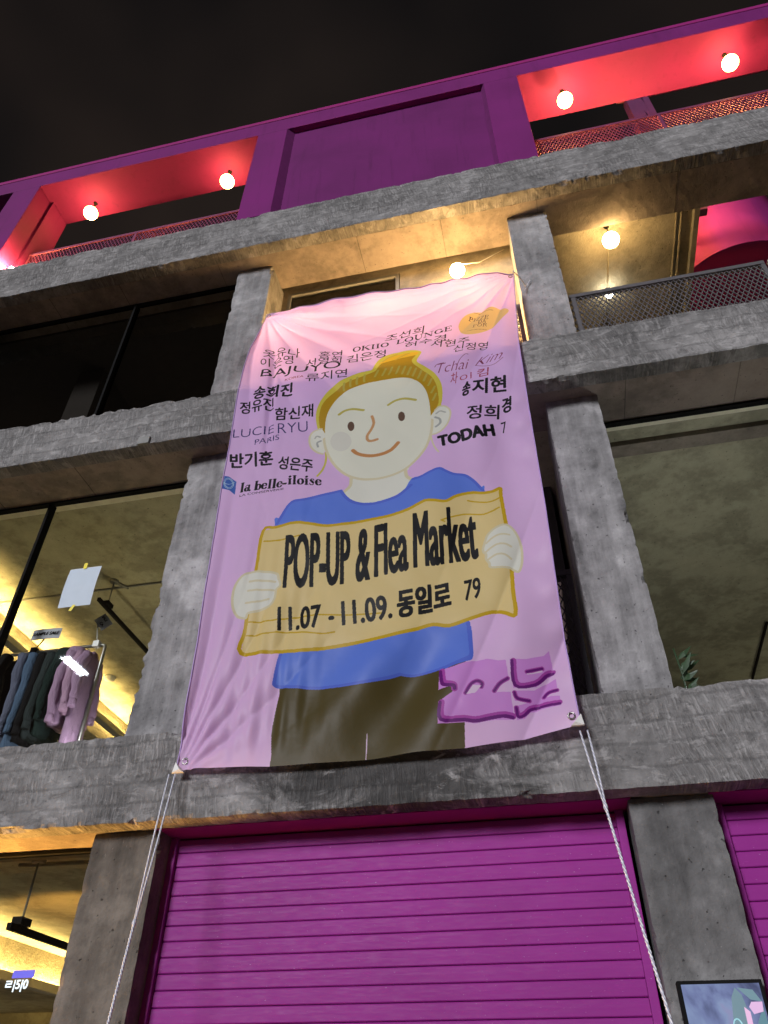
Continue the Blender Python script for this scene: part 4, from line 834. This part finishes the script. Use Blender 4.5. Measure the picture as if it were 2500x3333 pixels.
for j in range(NV + 1):
    for i in range(NU + 1):
        u, v = i / NU, j / NV
        zt, zb = interp(TOP, -2.38 + 2.69 * u), interp(BOT, -2.387 + 2.60 * u)
        z = zb + (zt - zb) * v; xl, xr = interp(EL, z, 1, 0), interp(ER, z, 1, 0); x = xl + (xr - xl) * u
        sag = .0
        y = -.075 - abs(0) + fold(x, z)
        y = min(y, -.022) if z < 7.45 else y
        y += sstep(7.5, 8.6, z) * .10 * (1 - .3 * math.sin(math.pi * u))
        vs.append((x, y, z)); uvs.append(((x - BX0) / (BX1 - BX0), (z - BZ0) / (BZ1 - BZ0)))
fs = [(j * (NU + 1) + i, j * (NU + 1) + i + 1, (j + 1) * (NU + 1) + i + 1, (j + 1) * (NU + 1) + i) for j in range(NV) for i in range(NU)]
me = bpy.data.meshes.new('cloth'); me.from_pydata(vs, [], fs); uvl = me.uv_layers.new(name='UVMap')
uva = np.array(uvs, np.float32)[np.array([l.vertex_index for l in me.loops])]; uvl.data.foreach_set('uv', uva.ravel())
BN = empty('banner', (-1.08, -.07, 3.42), label='tall lilac cloth banner with a smiling blond figure holding a POP-UP & Flea Market board', cat='banner')
link('cloth', me, bt.m, BN, True)
hemm = plain('hem_fabric', (.40, .27, .55), .6)
def edge_pts(tab_is, fx): return fx
def cl(i, j): return Vector(vs[j * (NU + 1) + i]) + Vector((0, -.002, 0))
MB().tube([cl(i, NV) for i in range(0, NU + 1, 4)], .007, 6).build('hem', hemm, BN, True)
MB().tube([cl(0, j) for j in range(0, NV + 1, 4)], .005, 6).build('hem', hemm, BN, True)
MB().tube([cl(NU, j) for j in range(0, NV + 1, 4)], .005, 6).build('hem', hemm, BN, True)
# grommets and white corner patches
for (i, j, sx_, sz_) in ((3, 3, -1, -1), (NU - 3, 3, 1, -1), (2, NV - 2, -1, 1), (NU - 2, NV - 2, 1, 1)):
    p = cl(i, j) + Vector((-sx_ * .005, -.006, -sz_ * .01)); rg = MB()
    ring = [(p.x + .02 * math.cos(a), p.y, p.z + .02 * math.sin(a)) for a in [2 * math.pi * k / 14 for k in range(15)]]
    rg.tube(ring, .005, 6).build('grommet', MAT['chrome'], BN, True)
    if sz_ < 0:
        q = cl(0 if sx_ < 0 else NU, 0); c3 = []
        MB().add([(q.x + sx_ * .012, q.y - .012, q.z + .045), (q.x + sx_ * .022, q.y - .018, q.z - .028), (q.x - sx_ * .055, q.y - .014, q.z - .026), (q.x - sx_ * .03, q.y - .03, q.z - .01),
                  (q.x + sx_ * .012, q.y + .004, q.z + .045), (q.x + sx_ * .022, q.y - .002, q.z - .028), (q.x - sx_ * .055, q.y + .002, q.z - .026)],
                 [(0, 1, 3), (1, 2, 3), (0, 3, 2), (4, 6, 5), (0, 4, 5, 1), (1, 5, 6, 2), (0, 2, 6, 4)]).build('corner_patch', MAT['white'], BN)
# ------------------------------------------------------------------ ropes
rt = NT('white_rope'); rw = rt.n('ShaderNodeTexWave'); rt.l(rt.pos((60, 60, 60), (.5, .4, 0)), rw.inputs['Vector']); rw.inputs['Scale'].default_value = .5
ROPE = rt.fin(rt.mix(rw.outputs['Color'], (.34, .36, .48), (.80, .80, .82)), .7)
def rope(a, mid, b, label):
    R0 = empty('guy_rope', tuple(b), label=label, cat='rope', group='ropes holding the lower banner corners'); a, mid, b = Vector(a), Vector(mid), Vector(b)
    for s_ in (-1, 1):
        o_ = Vector((.020 * s_, 0, 0)); pts = [a + o_ * 1.1, a.lerp(mid, .5) + o_ * .8, mid + o_ * .12]
        MB().tube(pts, .0058, 8).build('strand', ROPE, R0, True)
    MB().tube([mid + Vector((0, 0, .02)), mid, mid - Vector((0, 0, .02))], [.008, .013, .008], 8).build('knot', ROPE, R0, True)
    m = MB(); n = 300
    for s_ in (0, math.pi):
        m.tube([mid.lerp(b, k / n) + Vector((math.cos(k * 1.3 + s_), math.sin(k * 1.3 + s_), 0)) * .0035 for k in range(n + 1)], .0052, 6)
    m.build('twisted_cord', ROPE, R0, True)
rope((-2.395, -.105, 3.41), (-2.38, -.24, 2.52), (-2.30, -.70, .13), 'white rope tied to the lower left corner of the banner')
rope((.225, -.105, 3.475), (.265, -.22, 2.99), (.55, -.85, .13), 'white rope tied to the lower right corner of the banner')
def tie(pts, label):
    t_ = empty('tie_cord', tuple(pts[0]), label=label, cat='rope', group='short cords tying the upper banner corners')
    MB().tube(pts, .006, 6).build('cord', ROPE, t_, True); a = Vector(pts[-1])
    MB().tube([a, a + Vector((.05, -.01, .09))], .005, 6).build('loose_end', ROPE, t_, True); MB().tube([a, a + Vector((-.02, -.015, -.08))], .005, 6).build('loose_end', ROPE, t_, True)
tie([(-2.38, .02, 8.57), (-2.43, .12, 8.60), (-2.52, .29, 8.66)], 'short white cord tying the upper left banner corner to the pier')
tie([(.315, .02, 8.52), (.37, .12, 8.56), (.44, .29, 8.60)], 'short white cord tying the upper right banner corner to the pier')

# ------------------------------------------------------------------ second-floor window display
pap = empty('paper_sheet', (-4.11, .61, 5.37), label='blank pale blue paper sheet taped inside the second floor window', cat='paper')
pm_ = MB(); n = 8
q = [(-4.275, 5.815), (-3.945, 5.815), (-3.945, 5.375), (-4.275, 5.375)]
for k in range(n):
    a, b = k / n, (k + 1) / n; f = lambda t: .612 - .012 * math.sin(math.pi * t)
    za, zb = 5.375 + .44 * a, 5.375 + .44 * b
    pm_.add([(-4.275, f(a), za), (-3.945, f(a) + .004, za), (-3.945, f(b) + .004, zb), (-4.275, f(b), zb)], [(0, 1, 2, 3)])
pm_.build('sheet', plain('pale_paper', (.48, .55, .62), .7, var=.03), pap)
ty = plain('yellow_tape', (.75, .62, .04), .5)
MB().add([(-4.135, .606, 5.80), (-4.10, .606, 5.80), (-4.105, .61, 5.87), (-4.14, .61, 5.87)], [(0, 1, 2, 3)]).build('tape', ty, pap)
MB().add([(-4.15, .606, 5.33), (-4.12, .606, 5.32), (-4.09, .606, 5.385), (-4.12, .606, 5.39)], [(0, 1, 2, 3)]).build('tape', ty, pap)
RY, RZ = 1.0, 5.17
rk = empty('clothes_rack', (-4.9, RY, 3.75), label='metal pipe clothes rack behind the second floor window, full of garments', cat='clothes rack')
MB().tube([(-6.1, RY, RZ), (-3.97, RY, RZ), (-3.945, RY, RZ - .01), (-3.94, RY, RZ - .035), (-3.94, RY, 3.76)], .017, 12).build('pipe_frame', MAT['chrome'], rk, True)
MB().tube([(-6.1, RY, RZ), (-6.1, RY, 3.76)], .017, 12).build('upright', MAT['chrome'], rk, True)
for x in (-3.94, -6.1): MB().tube([(x, RY - .25, 3.775), (x, RY + .25, 3.775)], .017, 10).build('foot', MAT['chrome'], rk, True)
def cloth_mat(name, col):
    t = NT(name); p = t.pos((1, 1, .25)); n_ = t.noise(p, 14, 4, .6)
    return t.fin(t.mix(n_, tuple(v * .75 for v in col), tuple(min(1, v * 1.2) for v in col)), .95, t.bump(t.math('ADD', t.noise(t.pos((1, 1, .3)), 30, 4, .6, 1.0), t.math('MULTIPLY', t.noise(t.pos(), 160, 2), .3)), .9, .03), spec=.1)
def garment(x, kind, name, mat, label, L=.72, hood=False, slv=.60, wd=.25, lean=0.0):
    G = empty(name, (x, RY, RZ), label=label, cat=kind, group='garments hanging on the rack')
    sh = RZ - .12; m = MB(); rows = 14; n = 22; vv = []
    for r in range(rows + 1):
        t = r / rows; z = sh + .03 - (L + .03) * t
        half = wd * (.30 + .70 * sstep(0, .16, t)) * (1 + .10 * math.sin(t * 4 + x * 9)); th = (.020 + .030 * sstep(0, .3, t)) * (1 + .3 * t)
        for k in range(n):
            a = 2 * math.pi * k / n; f_ = 1 + .16 * math.sin(3 * a + t * 5 + x * 31) * t + .10 * math.sin(7 * a + x * 17) * t
            vv.append((x + th * math.sin(a) * f_ + lean * t, RY + half * math.cos(a) * (1 + .04 * math.sin(5 * a + x)), z + .012 * math.sin(4 * a) * t))
    ff = [(r * n + k, r * n + (k + 1) % n, (r + 1) * n + (k + 1) % n, (r + 1) * n + k) for r in range(rows) for k in range(n)] + [tuple(range(n - 1, -1, -1)), tuple(rows * n + k for k in range(n))]
    m.add(vv, [tuple(reversed(f)) for f in ff]); m.build('body', mat, G, True)
    for s_ in (-1, 1):
        pts = []; rs = []
        for k in range(11):
            t = k / 10; pts.append((x + .018 * math.sin(t * 5 + x * 7) + (.03 * t if s_ < 0 else -.01) + lean * t, RY + s_ * (wd * .86 + .05 * sstep(0, .3, t) + .02 * math.sin(t * 3 + x * 5)), sh - .02 - slv * t))
            rs.append(.052 * (1 - .28 * t) + .006 * math.sin(t * 17 + x * 13) if t < .93 else .030)
        MB().tube(pts, rs, 12).build('sleeve', mat, G, True)
        e = Vector(pts[-1]); MB().tube([e + Vector((0, 0, .02)), e, e - Vector((0, 0, .045)), e - Vector((0, 0, .05))], [.034, .035, .037, .030], 12).build('cuff', mat, G, True)
    if hood:
        h = MB(); h.lathe((x, RY - .05, sh - .02), [(.05, -.05), (.085, -.02), (.095, .04), (.075, .085), (.03, .11), (.004, .115)], 16); h.build('hood', mat, G, True)
    MB().tube([(x, RY, sh + .02), (x, RY - .004, sh + .05), (x + .006, RY - .02, sh + .08), (x, RY - .018, RZ - .005), (x, RY, RZ + .020), (x, RY + .018, RZ)], .0028, 6).build('hanger_hook', MAT['chrome'], G, True)
    MB().tube([(x, RY - wd * .7, sh - .035), (x, RY, sh + .02), (x, RY + wd * .7, sh - .035)], .006, 6).build('hanger', MAT['black'], G, True)
    return G
blk = cloth_mat('black_fleece', (.012, .012, .013)); lil = cloth_mat('lilac_grey_denim', (.13, .14, .20)); blu = cloth_mat('pale_blue_denim', (.09, .14, .22)); grn = cloth_mat('slate_green_knit', (.035, .045, .045)); dgr = cloth_mat('dark_green_fleece', (.018, .032, .028)); pnk = cloth_mat('dusty_pink_fleece', (.42, .27, .40)); pnk2 = cloth_mat('pink_cotton', (.48, .30, .42))
k = 0
for x, lb in ((-5.20, 'black sweater at the far left of the rack, cut by the photo edge'), (-5.04, 'black sweater, second from the left end of the rack'), (-4.90, 'black fleece with a wrinkled collar left of the lilac denim coat'), (-4.78, 'bulky black top directly left of the lilac denim coat')):
    garment(x, 'sweater', 'sweater', blk, lb, L=.85 + .06 * (k % 2), wd=.20, slv=.66); k += 1
garment(-4.62, 'coat', 'coat', lil, 'long lilac-grey denim coat between the black tops and the pale blue jacket', L=1.05, wd=.19, slv=.72)
garment(-4.53, 'jacket', 'jacket', blu, 'pale blue denim jacket with its sleeve hanging in front of the coat', L=.95, wd=.19, slv=.72)
garment(-4.45, 'sweater', 'sweater', blk, 'black sweater hanging between the pale blue jacket and the slate sweater', L=.86, wd=.18, slv=.74)
garment(-4.37, 'sweater', 'sweater', grn, 'slate green knitted sweater in the middle of the rack', L=.82, wd=.18, slv=.70)
garment(-4.29, 'sweater', 'sweater', dgr, 'very dark green hooded sweater beside the pink hoodie', L=.80, wd=.17, hood=True, slv=.62)
garment(-4.18, 'hoodie', 'hoodie', pnk, 'dusty pink hoodie with a full sleeve and ribbed cuff', L=.70, wd=.17, hood=True, slv=.66)
garment(-4.09, 'shirt', 'shirt', pnk2, 'crumpled pink shirt just right of the pink hoodie', L=.62, wd=.15, slv=.56)
garment(-4.02, 'robe', 'robe', pnk, 'long pale pink garment nearest the end post of the rack', L=1.0, wd=.14, slv=.52)
def card(name, c, w, h, rot, tilt, stem_to, mat, lines, label, back=.004, italic=0.0):
    cd = empty(name, c, label=label, cat='sign card'); c = Vector(c)
    Rm = Matrix.Rotation(tilt, 3, 'Z') @ Matrix.Rotation(rot, 3, 'Y')
    n = 6; vv = []; 
    for sy in (0, 1):
        for k in range(n + 1):
            for sz in (-1, 1):
                t = k / n * 2 - 1; vv.append(tuple(c + Rm @ Vector((t * w / 2, .03 * t * t * w + sy * back, sz * h / 2))))
    m = 2 * (n + 1); ff = []
    for k in range(n):
        a = 2 * k; ff += [(a, a + 2, a + 3, a + 1), (m + a, m + a + 1, m + a + 3, m + a + 2), (a, m + a, m + a + 2, a + 2), (a + 1, a + 3, m + a + 3, m + a + 1)]
    ff += [(0, 1, m + 1, m), (2 * n, m + 2 * n, m + 2 * n + 1, 2 * n + 1)]
    MB().add(vv, ff).build('card', mat, cd)
    for i, (txt, sz, ox, oz) in enumerate(lines):
        cu = bpy.data.curves.new('lettering', 'FONT'); cu.body = txt; cu.size = sz; cu.align_x = 'CENTER'; cu.align_y = 'CENTER'; cu.offset = .03 * sz; cu.shear = italic; cu.extrude = .0006
        t_ = bpy.data.objects.new('lettering', cu); COL.objects.link(t_); cu.materials.append(MAT['black'])
        dg = bpy.context.evaluated_depsgraph_get(); mm = bpy.data.meshes.new_from_object(t_.evaluated_get(dg)); bpy.data.objects.remove(t_)
        T = Matrix.Translation(c + Rm @ Vector((ox, -.003, oz))) @ (Rm @ Matrix.Rotation(math.pi / 2, 3, 'X')).to_4x4(); mm.transform(T)
        if not mm.materials: mm.materials.append(MAT['black'])
        link('lettering', mm, None, cd)
    b = c + Rm @ Vector((0, .002, -h / 2)); MB().tube([b, stem_to], .006, 8).build('stem', MAT['black'] if 'black' in label else MAT['white'], cd, True)
    s_ = Vector(stem_to); MB().box(s_.x - .03, s_.x + .03, s_.y - .025, s_.y + .025, s_.z - .04, s_.z + .02).build('clip', MAT['black'] if 'black' in label else MAT['white'], cd)
    return cd
cardm = plain('grey_card', (.36, .37, .40), .6, var=.03)
card('sample_sale_card', (-4.60, .96, 5.345), .30, .115, 0.0, .05, (-4.69, .99, RZ + .02), cardm, [('SAMPLE SALE', .046, 0, 0)], 'grey card reading SAMPLE SALE on a black clip above the rack', italic=.25)
card('price_card', (-3.985, .93, 5.385), .15, .12, .85, .25, (-4.02, .98, RZ + .01), cardm, [('SALE', .035, -.02, .025), ('CA-', .035, .02, -.025)], 'small tilted grey card on a white stem at the end of the rack')

# plant and ball by the right pier, on the second-floor sill
PL = empty('potted_plant', (.96, .55, 3.75), label='small green leafy plant at the foot of the second floor right window, beside the pier', cat='plant')
MB().lathe((.98, .54, 3.76), [(.04, 0), (.06, .11), (.055, .115)], 14).build('pot', MAT['grey'], PL, True)
leafm = plain('leaf_green', (.025, .055, .022), .5, var=.3)
for k in range(16):
    a = random.uniform(-1.2, 1.9); ln = random.uniform(.10, .20); el = random.uniform(.1, 1.0); b = Vector((.98, .54, 3.93 + random.uniform(0, .34)))
    d = Vector((math.cos(a) * math.cos(el), math.sin(a) * .4 - .05, math.sin(el) * .7)).normalized(); s_ = d.cross(Vector((0, -1, .3))).normalized() * .022
    MB().add([b, b + d * ln * .4 + s_, b + d * ln, b + d * ln * .4 - s_, b + d * ln * .45 + Vector((0, -.008, .01))], [(0, 1, 4), (1, 2, 4), (2, 3, 4), (3, 0, 4)]).build('leaf', leafm, PL)
MB().tube([(.98, .54, 3.86), (.985, .545, 4.10), (.97, .54, 4.30)], .006, 6).build('stem', leafm, PL, True)
gb = NT('clear_glass'); gb.b.inputs['Transmission Weight'].default_value = .7; gb.b.inputs['Roughness'].default_value = .05; gb.b.inputs['Base Color'].default_value = (.75, .6, .6, 1)
tag(MB().lathe((.985, .30, 3.80), [(max(.002, .035 * math.sin(math.pi * i / 10)), -.035 * math.cos(math.pi * i / 10)) for i in range(11)], 16).build('glass_ball', gb.m, None, True), 'tiny shiny glass ball on the beam at the foot of the right pier', 'ornament')
# ------------------------------------------------------------------ ground floor: display screen, sign reflection
DS = empty('display_screen', (.68, .16, 1.2), label='lit display panel with a plant picture on the lower right pier', cat='screen')
MB().box(.475, .875, .10, .172, 1.15, 2.225).build('casing', MAT['black'], DS, bevel=.003)
st = NT('screen_picture'); sp = st.pos((6, 1, 4)); sn = st.noise(sp, .9, 4, .55, .8)
sc_ = st.ramp(sn, [(.32, (.07, .09, .19)), (.46, (.20, .25, .48)), (.58, (.29, .38, .62)), (.7, (.36, .34, .58))])
st.l(sc_, st.b.inputs['Emission Color']); st.b.inputs['Emission Strength'].default_value = .75; st.b.inputs['Base Color'].default_value = (.02, .02, .03, 1); st.b.inputs['Roughness'].default_value = .15
MB().box(.492, .858, .094, .099, 1.17, 2.208).build('panel', st.m, DS)
def flat(name, pts, y, col, st_=.6):
    MB().add([(x, y, z) for x, z in pts] + [(x, y + .003, z) for x, z in pts], [tuple(range(len(pts) - 1, -1, -1))] + [(i, (i + 1) % len(pts), (i + 1) % len(pts) + len(pts), i + len(pts)) for i in range(len(pts))]).build(name, emit(name + '_ink', col, st_), DS)
flat('printed_leaf', [(.70, 2.06), (.715, 2.15), (.74, 2.19), (.765, 2.16), (.775, 2.10), (.76, 1.95), (.72, 1.92)], .0905, (.10, .17, .20))
flat('printed_leaf', [(.75, 2.19), (.82, 2.18), (.85, 2.13), (.80, 2.14)], .0905, (.10, .18, .21))
flat('printed_leaf', [(.79, 1.95), (.81, 2.05), (.85, 2.11), (.855, 1.8), (.80, 1.8)], .0905, (.07, .16, .19))
flat('printed_stalk', [(.748, 1.75), (.775, 1.75), (.785, 2.09), (.762, 2.11)], .0885, (.55, .34, .50))
flat('printed_stalk', [(.785, 2.11), (.80, 2.13), (.85, 2.13), (.845, 2.09), (.80, 2.08)], .0885, (.50, .32, .50))
MB().tube([(.715 + .022 * math.cos(a), .088, 2.02 + .042 * math.sin(a)) for a in [2 * math.pi * k / 20 for k in range(21)]], .0035, 6).build('printed_ring', emit('ring_ink', (.22, .42, .46), .8), DS)
NS = empty('sign_reflection', (-3.72, .50, 2.2), label='white and blue sign reflection in the ground floor window, made as glowing letters', cat='sign')  # sign mirrored in the glass, imitated by glowing letters and a blue strip
def glow_text(txt, x, y, z, sz, col, st_, par, name='lettering', wt=.02):
    cu = bpy.data.curves.new(name, 'FONT'); cu.body = txt; cu.size = sz; cu.offset = wt * sz; cu.extrude = .002
    t_ = bpy.data.objects.new(name, cu); COL.objects.link(t_); dg = bpy.context.evaluated_depsgraph_get(); mm = bpy.data.meshes.new_from_object(t_.evaluated_get(dg)); bpy.data.objects.remove(t_)
    mm.transform(Matrix.Translation((x, y, z)) @ Matrix.Rotation(math.pi / 2, 4, 'X')); mm.materials.clear(); mm.materials.append(emit(name + '_glow', col, st_)); link(name, mm, None, par)
glow_text('ㄹ|5|0', -3.70, .60, 2.345, .072, (.80, .90, 1.0), .9, NS)
MB().box(-3.68, -3.52, .63, .635, 2.41, 2.455).build('blue_reflection', emit('blue_glow', (.09, .07, .55), .8), NS)
